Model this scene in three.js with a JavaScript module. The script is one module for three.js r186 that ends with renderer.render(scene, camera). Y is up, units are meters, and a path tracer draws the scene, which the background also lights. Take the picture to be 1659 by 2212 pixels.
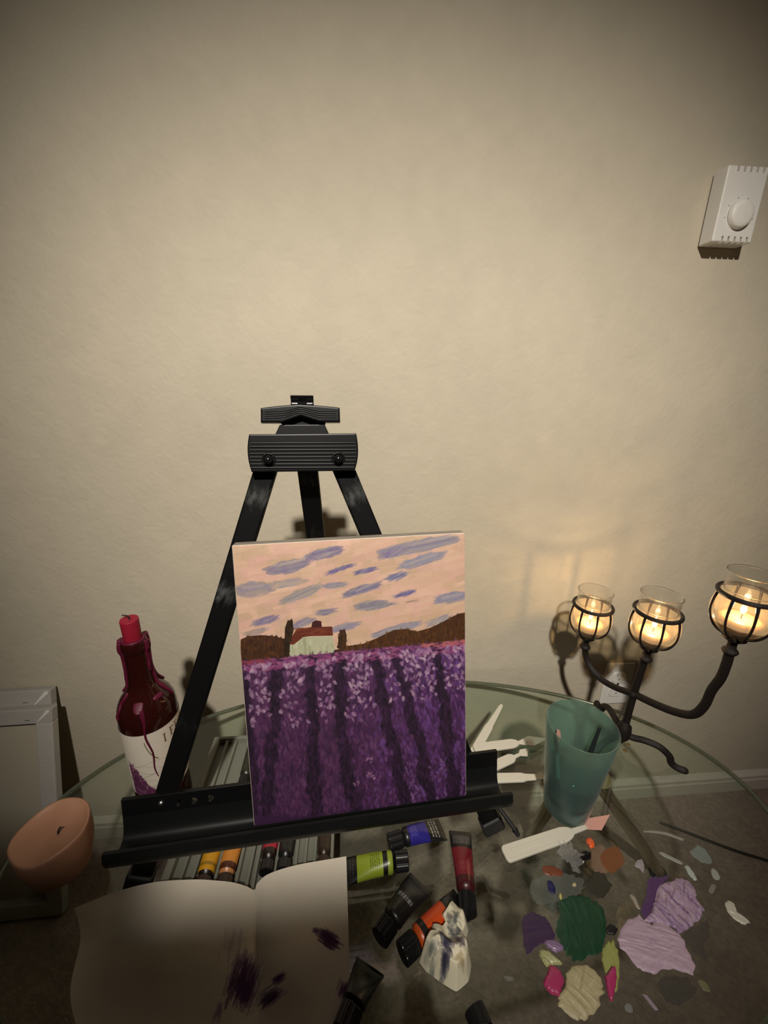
import * as THREE from 'three';
import { RoundedBoxGeometry } from 'three/addons/geometries/RoundedBoxGeometry.js';
import { mergeGeometries } from 'three/addons/utils/BufferGeometryUtils.js';
import { Brush, Evaluator, SUBTRACTION } from 'three-bvh-csg';

// ------------------------------------------------------------------ camera, light, exposure
const scene = new THREE.Scene();
scene.background = new THREE.Color(0x000000);
const V = (x, y, z) => new THREE.Vector3(x, y, z);
const rad = (d) => d * Math.PI / 180;
const IMG_W = 1659, IMG_H = 2212, FOCAL = 860;
const EYE = V(0, 1.027, 0.718);
const cam = (() => {
  const p = rad(17.92), w = rad(4.84), r = rad(0.694);
  const F = V(Math.sin(w) * Math.cos(p), -Math.sin(p), -Math.cos(w) * Math.cos(p));
  const R0 = V(Math.cos(w), 0, Math.sin(w)), U0 = R0.clone().cross(F);
  const R = R0.clone().multiplyScalar(Math.cos(r)).addScaledVector(U0, Math.sin(r));
  const U = R0.clone().multiplyScalar(-Math.sin(r)).addScaledVector(U0, Math.cos(r));
  return { F, R, U };
})();
const camera = new THREE.PerspectiveCamera(2 * Math.atan(IMG_H / 2 / FOCAL) * 180 / Math.PI, IMG_W / IMG_H, 0.02, 20);
camera.position.copy(EYE);
camera.quaternion.setFromRotationMatrix(new THREE.Matrix4().makeBasis(cam.R, cam.U, cam.F.clone().negate()));
camera.updateMatrixWorld();
scene.add(camera);

const renderer = new THREE.WebGLRenderer({ antialias: true });
renderer.toneMapping = THREE.LinearToneMapping;
renderer.toneMappingExposure = 1.0;
renderer.shadowMap.enabled = true;

// the reflector bulb of the pendant lamp that hangs behind and above the camera; its dome cuts off the upper wall
const LAMP = V(-0.03, 2.08, 1.5), LAMP_AIM = V(0.12, 0.915, 0);
const spot = new THREE.SpotLight(new THREE.Color().setRGB(1.0, 0.925, 0.815), 14.4, 0, rad(30), 1, 2);
spot.position.copy(LAMP); spot.target.position.copy(LAMP_AIM);
spot.castShadow = true; spot.shadow.radius = 1.8; spot.shadow.mapSize.set(2048, 2048);
scene.add(spot, spot.target);
const CANDLE_POWER = 0.028;

// ------------------------------------------------------------------ helpers
function rng(seed) { let a = seed >>> 0; return () => { a = (a + 0x6d2b79f5) >>> 0; let t = a; t = Math.imul(t ^ (t >>> 15), t | 1); t ^= t + Math.imul(t ^ (t >>> 7), t | 61); return ((t ^ (t >>> 14)) >>> 0) / 4294967296; }; }
const hash = (x, y, s = 0) => { let h = Math.imul(x | 0, 374761393) + Math.imul(y | 0, 668265263) + Math.imul(s | 0, 2246822519); h = Math.imul(h ^ (h >>> 13), 1274126177); return ((h ^ (h >>> 16)) >>> 0) / 4294967296; };
function vnoise(x, y, s = 0, per = 0) {
  const xi = Math.floor(x), yi = Math.floor(y), fx = x - xi, fy = y - yi, w = (a) => a * a * (3 - 2 * a), m = (a) => (per ? ((a % per) + per) % per : a);
  const a = hash(m(xi), m(yi), s), b = hash(m(xi + 1), m(yi), s), c = hash(m(xi), m(yi + 1), s), d = hash(m(xi + 1), m(yi + 1), s), u = w(fx), v = w(fy);
  return a + (b - a) * u + (c - a) * v + (a - b - c + d) * u * v;
}
const fbm = (x, y, s = 0, o = 4, per = 0) => { let t = 0, a = 0.5, n = 0; for (let i = 0; i < o; i++) { t += a * vnoise(x, y, s + i, per); n += a; a *= 0.5; x *= 2; y *= 2; per *= 2; } return t / n; };
const lin = (r, g, b) => new THREE.Color().setRGB(r, g, b);
// a photo pixel is only a direction; the distance comes from the surface that the thing touches
const rayOf = (px, py) => cam.F.clone().addScaledVector(cam.R, (px - 829.5) / FOCAL).addScaledVector(cam.U, -(py - 1106) / FOCAL);
const atHeight = (px, py, y) => { const d = rayOf(px, py); return EYE.clone().addScaledVector(d, (y - EYE.y) / d.y); };
const atPlane = (px, py, p0, n) => { const d = rayOf(px, py); return EYE.clone().addScaledVector(d, p0.clone().sub(EYE).dot(n) / d.dot(n)); };
const TOP = 0.417;                                   // height of the glass table top
const onTable = (px, py, up = 0) => atHeight(px, py, TOP + up);

const taken = new Map();
function numbered(name) { const n = taken.get(name) ?? 0; taken.set(name, n + 1); return n ? `${name}_${String(n).padStart(3, '0')}` : name; }
function mesh(name, geo, mat, parent) {
  const g = Array.isArray(geo) ? mergeGeometries(geo.map((x) => { const c = x.index ? x.toNonIndexed() : x.clone(); for (const k of Object.keys(c.attributes)) if (!['position', 'normal', 'uv'].includes(k)) c.deleteAttribute(k); return c; })) : geo;
  const m = new THREE.Mesh(g, mat); m.name = parent ? name : numbered(name); m.castShadow = m.receiveShadow = true;
  (parent ?? scene).add(m); return m;
}
function tag(o, label, category, group) { o.userData.label = label; o.userData.category = category; if (group) o.userData.group = group; return o; }
function thing(name, label, category, pos = V(0, 0, 0), group) { const g = new THREE.Group(); g.name = numbered(name); g.position.copy(pos); scene.add(g); return tag(g, label, category, group); }
function struct(name, geo, mat, parent) { const m = mesh(name, geo, mat, parent); if (!parent) m.userData.kind = 'structure'; return m; }
const box = (x0, y0, z0, x1, y1, z1) => new THREE.BoxGeometry(x1 - x0, y1 - y0, z1 - z0).translate((x0 + x1) / 2, (y0 + y1) / 2, (z0 + z1) / 2);
const rbox = (x0, y0, z0, x1, y1, z1, r, seg = 3) => new RoundedBoxGeometry(x1 - x0, y1 - y0, z1 - z0, seg, r).translate((x0 + x1) / 2, (y0 + y1) / 2, (z0 + z1) / 2);
const lathe = (pts, seg = 48) => new THREE.LatheGeometry(pts.map(([r, y]) => new THREE.Vector2(Math.max(r, 1e-5), y)), seg);
const spline = (pts, closed = false, t = 0.5) => new THREE.CatmullRomCurve3(pts, closed, 'catmullrom', t);
function tubeCapped(curve, seg, r, rs = 14) {
  const ends = [[0, -1], [1, 1]].map(([t, s]) => { const g = new THREE.SphereGeometry(r, rs, 8); const p = curve.getPoint(t); return g.translate(p.x, p.y, p.z); });
  return [new THREE.TubeGeometry(curve, seg, r, rs, false), ...ends];
}
function rod(a, b, r0, r1 = r0, seg = 20) {
  const d = b.clone().sub(a), g = new THREE.CylinderGeometry(r1, r0, d.length(), seg, 1);
  g.applyQuaternion(new THREE.Quaternion().setFromUnitVectors(V(0, 1, 0), d.clone().normalize()));
  const c = a.clone().add(b).multiplyScalar(0.5); return g.translate(c.x, c.y, c.z);
}
// a tube whose radius changes along its way
function taperTube(pts, radii, rs = 12, seg = 40) {
  const c = spline(pts), fr = c.computeFrenetFrames(seg, false), pos = [], idx = [];
  for (let i = 0; i <= seg; i++) {
    const t = i / seg, p = c.getPoint(t), k = t * (radii.length - 1), a = Math.min(Math.floor(k), radii.length - 2), r = radii[a] + (radii[a + 1] - radii[a]) * (k - a);
    for (let j = 0; j < rs; j++) { const th = j / rs * Math.PI * 2, q = p.clone().addScaledVector(fr.normals[i], Math.cos(th) * r).addScaledVector(fr.binormals[i], Math.sin(th) * r); pos.push(q.x, q.y, q.z); }
  }
  for (let i = 0; i < seg; i++) for (let j = 0; j < rs; j++) { const a = i * rs + j, b = i * rs + (j + 1) % rs; idx.push(a, a + rs, b, b, a + rs, b + rs); }
  const e0 = pos.length / 3; for (const t of [0, 1]) { const p = c.getPoint(t); pos.push(p.x, p.y, p.z); }
  for (let j = 0; j < rs; j++) { const n = (j + 1) % rs; idx.push(e0, j, n, e0 + 1, seg * rs + n, seg * rs + j); }
  const g = new THREE.BufferGeometry(); g.setAttribute('position', new THREE.Float32BufferAttribute(pos, 3)); g.setIndex(idx); g.computeVertexNormals();
  g.setAttribute('uv', new THREE.Float32BufferAttribute(new Float32Array(pos.length / 3 * 2), 2)); return g;
}
function extrude(shape, depth, bevel = 0, opt = {}) { return new THREE.ExtrudeGeometry(shape, { depth, bevelEnabled: bevel > 0, bevelThickness: bevel, bevelSize: bevel, bevelSegments: 3, curveSegments: 20, ...opt }); }
const poly = (pts) => new THREE.Shape(pts.map(([x, y]) => new THREE.Vector2(x, y)));
function roundRect(w, h, r) { const s = new THREE.Shape(), x = -w / 2, y = -h / 2; s.moveTo(x + r, y); s.lineTo(x + w - r, y); s.quadraticCurveTo(x + w, y, x + w, y + r); s.lineTo(x + w, y + h - r); s.quadraticCurveTo(x + w, y + h, x + w - r, y + h); s.lineTo(x + r, y + h); s.quadraticCurveTo(x, y + h, x, y + h - r); s.lineTo(x, y + r); s.quadraticCurveTo(x, y, x + r, y); return s; }
const csg = new Evaluator(); csg.attributes = ['position', 'normal', 'uv'];
function cut(geo, cutters) { let a = new Brush(geo); a.updateMatrixWorld(); for (const c of cutters) { const b = new Brush(c); b.updateMatrixWorld(); a = csg.evaluate(a, b, SUBTRACTION); } return a.geometry; }
function canvasTex(w, h, draw, colour = true) {
  const c = document.createElement('canvas'); c.width = w; c.height = h; draw(c.getContext('2d'), w, h);
  const t = new THREE.CanvasTexture(c); if (colour) t.colorSpace = THREE.SRGBColorSpace; t.wrapS = t.wrapT = THREE.RepeatWrapping; return t;
}
function dataTex(n, fn, colour) {
  const d = new Uint8Array(n * n * 4);
  for (let y = 0; y < n; y++) for (let x = 0; x < n; x++) { const c = fn(x / n, y / n), o = (y * n + x) * 4; for (let k = 0; k < 3; k++) d[o + k] = Math.max(0, Math.min(255, (Array.isArray(c) ? c[k] : c) * 255)); d[o + 3] = 255; }
  const t = new THREE.DataTexture(d, n, n); t.magFilter = THREE.LinearFilter; t.minFilter = THREE.LinearMipmapLinearFilter; t.generateMipmaps = true; t.wrapS = t.wrapT = THREE.RepeatWrapping; if (colour) t.colorSpace = THREE.SRGBColorSpace; t.needsUpdate = true; return t;
}
const rep = (t, x, y) => { const c = t.clone(); c.repeat.set(x, y); c.needsUpdate = true; return c; };
const std = (o) => new THREE.MeshStandardMaterial(o);
const phy = (o) => new THREE.MeshPhysicalMaterial(o);

// ------------------------------------------------------------------ materials
const peel = dataTex(512, (x, y) => 0.5 * fbm(x * 48, y * 48, 3, 3, 48) + 0.5 * fbm(x * 14, y * 14, 9, 3, 14));
const wallTint = dataTex(256, (x, y) => { const n = 0.965 + 0.05 * (fbm(x * 6, y * 6, 21, 4, 6) - 0.5) + 0.03 * (fbm(x * 40, y * 40, 5, 2, 40) - 0.5); return [n, n, n]; }, true);
const carpetBump = dataTex(512, (x, y) => 0.6 * fbm(x * 128, y * 128, 2, 2, 128) + 0.4 * fbm(x * 24, y * 24, 8, 3, 24));
const carpetTint = dataTex(512, (x, y) => { const n = 0.80 + 0.18 * fbm(x * 90, y * 90, 31, 2, 90) + 0.12 * (fbm(x * 8, y * 8, 17, 3, 8) - 0.5); return [n, n * 0.985, n * 0.97]; }, true);
const weave = dataTex(256, (x, y) => 0.5 + 0.25 * Math.sin(x * Math.PI * 2 * 64) * (Math.sin(y * Math.PI * 64) > 0 ? 1 : -1) + 0.25 * Math.sin(y * Math.PI * 2 * 64));
const M = {
  wall: std({ color: lin(0.56, 0.50, 0.39), roughness: 0.85, map: rep(wallTint, 4, 2.5), bumpMap: rep(peel, 12, 8), bumpScale: 0.0009 }),
  plainWall: std({ color: lin(0.56, 0.50, 0.39), roughness: 0.9 }),
  ceiling: std({ color: lin(0.65, 0.63, 0.58), roughness: 0.95 }),
  carpet: std({ color: lin(0.345, 0.268, 0.24), roughness: 1, map: rep(carpetTint, 6, 6), bumpMap: rep(carpetBump, 8, 8), bumpScale: 0.0028 }),
  trim: std({ color: lin(0.55, 0.50, 0.44), roughness: 0.5 }),
  whitePlastic: std({ color: lin(0.74, 0.72, 0.68), roughness: 0.42 }),
  darkSlot: std({ color: lin(0.02, 0.018, 0.016), roughness: 0.8 }),
  greyPrint: std({ color: lin(0.28, 0.26, 0.25), roughness: 0.6 }),
  black: phy({ color: lin(0.0045, 0.0045, 0.005), roughness: 0.36, specularIntensity: 0.5 }),
  blackRubber: std({ color: lin(0.010, 0.010, 0.010), roughness: 0.6 }),
  iron: phy({ color: lin(0.014, 0.010, 0.009), roughness: 0.38, specularIntensity: 0.6, bumpMap: rep(peel, 3, 3), bumpScale: 0.0006 }),
  steel: std({ color: lin(0.55, 0.55, 0.55), roughness: 0.3, metalness: 1 }),
  brass: std({ color: lin(0.58, 0.50, 0.34), roughness: 0.38, metalness: 0.9 }),
  glassTop: phy({ color: lin(0.90, 0.945, 0.905), transmission: 1, thickness: 0, roughness: 0.0, ior: 1.5 }),
  glassEdge: phy({ color: lin(0.40, 0.42, 0.33), transmission: 0.88, thickness: 0, roughness: 0.15, ior: 1.5 }),
  clearGlass: phy({ color: lin(0.97, 0.97, 0.96), transmission: 1, thickness: 0, roughness: 0.02, ior: 1.5 }),
  amberGlass: phy({ color: lin(1.0, 0.84, 0.62), transmission: 0.96, thickness: 0, roughness: 0.24, ior: 1.5 }),
  flame: std({ color: 0x000000, emissive: lin(1.0, 0.72, 0.36), emissiveIntensity: 7 }),
  meltedWax: std({ color: lin(0.40, 0.215, 0.085), roughness: 0.35 }),
  solidGlass: phy({ color: lin(1, 1, 1), transmission: 1, thickness: 0.002, roughness: 0.02, ior: 1.5 }),
  wick: std({ color: lin(0.012, 0.010, 0.009), roughness: 0.9 }),
  redWax: phy({ color: lin(0.26, 0.010, 0.028), roughness: 0.5, specularIntensity: 0.5 }),
  darkWax: phy({ color: lin(0.085, 0.006, 0.022), roughness: 0.45, specularIntensity: 0.5 }),
  peachWax: phy({ color: lin(0.35, 0.175, 0.105), roughness: 0.55, clearcoat: 0.15, clearcoatRoughness: 0.6 }),
  bottleGlass: phy({ color: lin(0.055, 0.010, 0.008), transmission: 0.6, thickness: 0, roughness: 0.05, ior: 1.5 }),
  teal: phy({ color: lin(0.52, 0.715, 0.695), transmission: 0.96, thickness: 0, roughness: 0.45, ior: 1.46 }),
  water: phy({ color: lin(0.040, 0.070, 0.072), transmission: 0.25, thickness: 0, roughness: 0.06, ior: 1.33 }),
  knifeWhite: std({ color: lin(0.62, 0.59, 0.50), roughness: 0.45 }),
  knifeBlade: std({ color: lin(0.62, 0.56, 0.47), roughness: 0.35 }),
  pinkPaint: std({ color: lin(0.62, 0.33, 0.27), roughness: 0.45 }),
  trayPlastic: phy({ color: lin(0.24, 0.245, 0.20), transmission: 0.3, thickness: 0, roughness: 0.55 }),
  rawCanvas: std({ color: lin(0.48, 0.43, 0.33), roughness: 0.95, bumpMap: rep(weave, 6, 5), bumpScale: 0.0006 }),
  whiteCanvas: std({ color: lin(0.70, 0.67, 0.62), roughness: 0.9, bumpMap: rep(weave, 3, 3), bumpScale: 0.0005 }),
};

// ------------------------------------------------------------------ the room
struct('wall_back', box(-1.9, 0, -0.1, 1.9, 2.45, 0), M.wall);
struct('wall_left', box(-2.0, 0, -0.1, -1.9, 2.45, 3.3), M.plainWall);
struct('wall_right', box(1.9, 0, -0.1, 2.0, 2.45, 3.3), M.plainWall);
struct('wall_front', box(-2.0, 0, 3.3, 2.0, 2.45, 3.4), M.plainWall);
struct('ceiling', box(-2.0, 2.45, -0.1, 2.0, 2.55, 3.4), M.ceiling);
struct('floor', box(-2.0, -0.1, -0.1, 2.0, 0, 3.4), M.carpet);
{ // moulded skirting: plain face, stepped top
  const s = poly([[0, 0], [0.013, 0], [0.013, 0.034], [0.011, 0.037], [0.011, 0.046], [0.006, 0.052], [0.003, 0.056], [0, 0.056]]);
  struct('baseboard_back', extrude(s, 3.8, 0).rotateY(-Math.PI / 2).translate(1.9, 0, 0), M.trim);
}
{ // dome pendant lamp over the viewer
  const t = thing('pendant_lamp', 'dark metal dome pendant lamp hanging from the ceiling on a cord', 'lamp', V(LAMP.x, 0, LAMP.z));
  const y = LAMP.y, out = [[0.166, y - 0.070], [0.165, y - 0.066], [0.150, y - 0.02], [0.118, y + 0.035], [0.07, y + 0.075], [0.026, y + 0.092], [0.022, y + 0.12], [0.0, y + 0.122]];
  const inn = [[0, y + 0.088], [0.024, y + 0.088], [0.068, y + 0.071], [0.115, y + 0.032], [0.147, y - 0.022], [0.162, y - 0.068], [0.166, y - 0.070]];
  mesh('shade', lathe([...out.slice().reverse(), ...inn.slice().reverse().slice(1)].reverse(), 56), M.black, t);
  mesh('bulb', new THREE.SphereGeometry(0.034, 28, 20).translate(0, y, 0), std({ color: 0x111111, emissive: lin(1, 0.9, 0.74), emissiveIntensity: 1.5 }), t);
  mesh('socket', rod(V(0, y + 0.03, 0), V(0, y + 0.09, 0), 0.018), M.black, t);
  mesh('cord', rod(V(0, y + 0.118, 0), V(0, 2.435, 0), 0.003), M.black, t);
  mesh('ceiling_rose', lathe([[0, 2.43], [0.02, 2.43], [0.05, 2.442], [0.05, 2.45], [0, 2.45]], 32), M.black, t);
}
{ // tall bookcase standing behind the viewer's left shoulder: it keeps the lamp off the near left of the table and carpet
  const x0 = -0.98, x1 = 0.008, z0 = 1.0, z1 = 1.26, H = 1.345, m = std({ color: lin(0.055, 0.038, 0.028), roughness: 0.55 });
  const t = thing('bookcase', 'tall dark brown open bookcase with five shelves', 'bookcase', V((x0 + x1) / 2, 0, (z0 + z1) / 2)), w = (x1 - x0) / 2, d = (z1 - z0) / 2;
  for (const sx of [-1, 1]) mesh('side_panel', rbox(sx > 0 ? w - 0.02 : -w, 0, -d, sx > 0 ? w : -w + 0.02, H, d, 0.002, 1), m, t);
  mesh('back_panel', box(-w + 0.02, 0.05, -d, w - 0.02, H, -d + 0.006), m, t);
  for (let i = 0; i < 6; i++) { const y = [0.05, 0.31, 0.57, 0.83, 1.08, 1.327][i]; mesh('shelf', rbox(-w + 0.02, y, -d + 0.006, w - 0.02, y + 0.018, d - 0.002, 0.002, 1), m, t); }
  const b = thing('storage_box', 'flat grey cardboard box lying on top of the bookcase', 'box', V(-0.27, H, z0 + 0.11)), bm = std({ color: lin(0.16, 0.15, 0.14), roughness: 0.85 });
  mesh('box_body', rbox(-0.145, 0.0005, -0.10, 0.145, 0.046, 0.10, 0.002, 1), bm, b); mesh('lid', rbox(-0.149, 0.030, -0.104, 0.149, 0.050, 0.104, 0.002, 1), bm, b);
  mesh('plinth', box(-w + 0.02, 0, -d + 0.02, w - 0.02, 0.05, d - 0.02), m, t);
}

// ------------------------------------------------------------------ thermostat and socket on the wall
{
  const t = thing('thermostat', 'white plastic wall thermostat with round dial and vent slots', 'thermostat', V(0.6085, 1.297, 0));
  const slots = [];
  for (const y of [-0.0475, 0.0475]) for (let i = 0; i < 5; i++) slots.push(box(-0.019 + i * 0.0105, y - 0.0055, 0.008, -0.0155 + i * 0.0105, y + 0.0055, 0.04));
  mesh('cover', cut(rbox(-0.0335, -0.05, 0.002, 0.0335, 0.05, 0.0295, 0.0022), slots), M.whitePlastic, t);
  mesh('back_plate', box(-0.031, -0.0475, 0, 0.031, 0.0475, 0.0045), M.darkSlot, t);
  mesh('inner_chassis', box(-0.028, -0.04, 0.006, 0.028, 0.04, 0.02), M.whitePlastic, t);
  const d = mesh('dial', lathe([[0, 0.009], [0.012, 0.0088], [0.0165, 0.0078], [0.0185, 0.006], [0.0195, 0.002], [0.0198, 0], [0, 0]], 48).rotateX(Math.PI / 2).translate(0.002, -0.0135, 0.0293), M.whitePlastic, t);
  mesh('pointer', rbox(0.0012, -0.003, 0.0378, 0.0028, 0.003, 0.0384, 0.0002, 1), M.whitePlastic, d);
  for (let i = 0; i < 6; i++) { const a = rad(-10 + i * 40); mesh('temperature_mark', rbox(-0.0011, -0.0007, 0, 0.0011, 0.0007, 0.0003, 0.0001, 1).rotateZ(a - Math.PI / 2).translate(0.002 + Math.cos(a) * 0.0235, -0.0135 + Math.sin(a) * 0.0235, 0.0294), M.greyPrint, t); }
}
{
  const t = thing('wall_outlet', 'white double wall socket behind the candelabra stem', 'outlet', V(0.6115, 0.3665, 0));
  mesh('cover_plate', extrude(roundRect(0.066, 0.110, 0.004), 0.003, 0.0015).translate(0, 0, 0.0012), M.whitePlastic, t);
  for (const y of [0.0195, -0.0195]) {
    const s = [box(-0.0075, y + 0.002, 0.004, -0.0055, y + 0.0095, 0.01), box(0.0055, y + 0.003, 0.004, 0.0075, y + 0.009, 0.01), new THREE.CylinderGeometry(0.0025, 0.0025, 0.006, 12).rotateX(Math.PI / 2).translate(0, y - 0.0065, 0.007)];
    const f = mesh('receptacle', cut(extrude(roundRect(0.034, 0.028, 0.011), 0.0022, 0.0004).translate(0, y, 0.0052), s), M.whitePlastic, t);
    mesh('slot_backing', box(-0.012, y - 0.011, 0.0030, 0.012, y + 0.011, 0.0062), M.darkSlot, f);
  }
  mesh('screw', new THREE.CylinderGeometry(0.003, 0.0032, 0.001, 16).rotateX(Math.PI / 2).translate(0, 0, 0.0062), M.steel, t);
}

// ------------------------------------------------------------------ oval glass table
{
  const cx = 0.0814, cz = 0.30, rx = 0.551, rz = 0.287, th = 0.0075;
  const t = thing('glass_table', 'oval glass coffee table on slanting brass legs', 'table', V(cx, 0, cz));
  const s = new THREE.Shape(); s.absellipse(0, 0, rx - th / 2, rz - th / 2, 0, Math.PI * 2);
  mesh('glass_top', extrude(s, th, 0, { curveSegments: 90 }).rotateX(Math.PI / 2).translate(0, TOP, 0), M.glassTop, t);
  const rim = Array.from({ length: 180 }, (_, i) => { const a = i / 180 * Math.PI * 2; return V(Math.cos(a) * (rx - th / 2), TOP - th / 2, Math.sin(a) * (rz - th / 2)); });
  mesh('glass_edge', new THREE.TubeGeometry(spline(rim, true), 360, th / 2, 14, true), M.glassEdge, t).userData.label = 'rounded dark green edge of the glass';
  const bottom = TOP - th;
  const pad = (p) => mesh('glass_pad', new THREE.CylinderGeometry(0.02, 0.02, 0.006, 28).translate(p.x - cx, bottom - 0.0032, p.z - cz), M.brass, t);
  const leg = (a, b) => { mesh('leg', rod(V(a.x - cx, bottom - 0.008, a.z - cz), V(b.x - cx, 0.012, b.z - cz), 0.0115), M.brass, t); mesh('foot_cap', new THREE.CylinderGeometry(0.015, 0.016, 0.014, 20).translate(b.x - cx, 0.007, b.z - cz), M.blackRubber, t); };
  const apex = V(0.402, 0, 0.256);
  pad(apex); leg(apex, V(0.662, 0, 0.179)); leg(V(0.335, 0, 0.262), V(0.41, 0, 0.09));
  const apexL = V(-0.215, 0, 0.20);
  pad(apexL); leg(apexL, V(-0.36, 0, 0.12)); leg(apexL, V(-0.10, 0, 0.09));
  const apexF = V(0.08, 0, 0.553);
  pad(apexF); leg(apexF, V(-0.12, 0, 0.62)); leg(apexF, V(0.28, 0, 0.62));
}
{ // cord on the carpet
  const c = [[1428, 1778], [1470, 1793], [1520, 1812], [1590, 1838], [1680, 1866], [1800, 1905]].map(([x, y]) => atHeight(x, y, 0.0035));
  tag(mesh('floor_cable', tubeCapped(spline(c), 60, 0.003, 8), M.blackRubber), 'thin black cable lying on the brown carpet', 'cable');
}

// ------------------------------------------------------------------ easel: local frame u (right), v (up the slope), n (towards the viewer)
const LF = onTable(298, 1946), RF = onTable(1068, 1818);
const eu = RF.clone().sub(LF).normalize(), eb = eu.clone().cross(V(0, 1, 0)).normalize();
const LEAN = rad(11);
const ev = V(0, Math.cos(LEAN), 0).addScaledVector(eb, -Math.sin(LEAN)), en = eu.clone().cross(ev);
const eFrame = new THREE.Matrix4().makeBasis(eu, ev, en).setPosition(LF);
const eInv = (px, py, n) => { const q = atPlane(px, py, LF.clone().addScaledVector(en, n), en).sub(LF); return [q.dot(eu), q.dot(ev)]; };
{
  const t = thing('tabletop_easel', 'black plastic tabletop easel holding the lavender painting', 'easel', LF);
  t.quaternion.setFromRotationMatrix(new THREE.Matrix4().makeBasis(eu, ev, en));
  const smudge = canvasTex(256, 1024, (g, w, h) => {            // pale dried paint and dust rubbed on the bars
    g.fillStyle = '#0b0b0c'; g.fillRect(0, 0, w, h); const r = rng(77);
    for (const [y, n, a] of [[75, 70, 0.08], [235, 30, 0.05], [300, 60, 0.10], [620, 20, 0.03]]) for (let i = 0; i < n; i++) { g.fillStyle = `rgba(150,155,150,${a * r()})`; g.beginPath(); g.ellipse(w * r(), y + 26 * (r() + r() - 1), 10 + 40 * r(), 4 + 12 * r(), (r() - 0.5) * 0.8, 0, 7); g.fill(); }
  });
  const barMat = phy({ color: 0xffffff, map: smudge, roughness: 0.5, specularIntensity: 0.3 });
  const bar = (a, b, w, z0, z1) => { // flat bar between two points of the easel plane, uv along its length
    const d = V(b[0] - a[0], b[1] - a[1], 0), L = d.length(), g = rbox(-w / 2, 0, z0, w / 2, L, z1, 0.003, 2), p = g.attributes.position, uv = g.attributes.uv;
    for (let i = 0; i < p.count; i++) uv.setXY(i, p.getX(i) / w + 0.5, 1 - p.getY(i) / L);
    return g.rotateZ(Math.atan2(d.y, d.x) - Math.PI / 2).translate(a[0], a[1], 0);
  };
  const lt = eInv(577, 1000, 0), rt = eInv(737, 1000, 0);
  const W = 0.0255;
  const footL = [0.0, 0.017], footR = [RF.clone().sub(LF).length(), 0.017];
  mesh('leg', bar(lt, footL, W, -0.016, -0.002), barMat, t);
  mesh('leg', bar(rt, footR, W, -0.016, -0.002), barMat, t);
  for (const f of [footL, footR]) {
    const s = f === footL ? 1 : -1, top = f === footL ? lt : rt, dx = (top[0] - f[0]) / (top[1] - f[1]);
    const cap = rbox(-W / 2 - 0.003, 0, -0.019, W / 2 + 0.003, 0.022, 0.001, 0.004, 3).rotateZ(-Math.atan(dx)).translate(f[0] - dx * 0.008, f[1] - 0.006, 0);
    mesh('rubber_foot', cap, M.blackRubber, t);
  }
  { // rear leg, from behind the head down to the table near the wall
    const inv = new THREE.Matrix4().copy(eFrame).invert(), foot = V(-0.037, TOP + 0.008, 0.085).applyMatrix4(inv), c = eInv(661, 985, -0.02), top = V(c[0], c[1], -0.025);
    const d = foot.clone().sub(top), L = d.length(), g = rbox(-0.0125, 0, -0.007, 0.0125, L, 0.007, 0.003, 2), p = g.attributes.position, uv = g.attributes.uv;
    for (let i = 0; i < p.count; i++) uv.setXY(i, p.getX(i) / 0.025 + 0.5, 1 - p.getY(i) / L - 0.02);
    const y = d.clone().normalize(), x = V(1, 0, 0).addScaledVector(y, -y.x).normalize(), z = x.clone().cross(y);
    g.applyMatrix4(new THREE.Matrix4().makeBasis(x, y, z).setPosition(top)); mesh('leg', g, barMat, t);
  }
  // ridged head plate
  const px = (list, n) => list.map(([x, y]) => eInv(x, y, n));
  const plate = new THREE.Shape(); const P = px([[541, 941], [767, 939], [773, 968], [772, 992], [764, 1014], [546, 1017], [538, 995], [535, 968]], 0.012);
  plate.moveTo(...P[0]); plate.lineTo(...P[1]); plate.bezierCurveTo(...P[2], ...P[3], ...P[4]); plate.lineTo(...P[5]); plate.bezierCurveTo(...P[6], ...P[7], ...P[0]);
  const head = mesh('head_plate', extrude(plate, 0.016, 0.0015).translate(0, 0, -0.004), M.black, t);
  for (let i = 0; i < 8; i++) {
    const y = 957 + i * 7.6, bow = 5 * Math.sin((y - 941) / 76 * Math.PI), a = eInv(541 - bow + 3, y + 0.3, 0.0135), b = eInv(767 + bow - 3, y - 0.6, 0.0135);
    mesh('ridge', rod(V(a[0], a[1], 0.0128), V(b[0], b[1], 0.0128), 0.0014, 0.0014, 8), M.black, head);
  }
  for (const [x, y] of [[580, 993], [731, 991]]) {
    const c = eInv(x, y, 0.016), k = mesh('knob', lathe([[0, 0.009], [0.003, 0.0085], [0.0048, 0.006], [0.005, 0], [0, 0]], 24).rotateX(Math.PI / 2).translate(c[0], c[1], 0.0135), phy({ color: lin(0.008, 0.008, 0.008), roughness: 0.15 }), t);
    mesh('washer', new THREE.TorusGeometry(0.0065, 0.0012, 8, 28).translate(c[0], c[1], 0.0142), M.black, k);
  }
  mesh('neck', extrude(poly(px([[594, 944], [606, 920], [700, 919], [712, 944]], 0.004)), 0.010, 0.001).translate(0, 0, -0.004), M.black, t);
  mesh('collar', extrude(poly(px([[612, 890], [696, 890], [704, 908], [697, 924], [616, 925], [605, 908]], 0.004)), 0.006, 0.001).translate(0, 0, -0.004), M.black, t);
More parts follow.
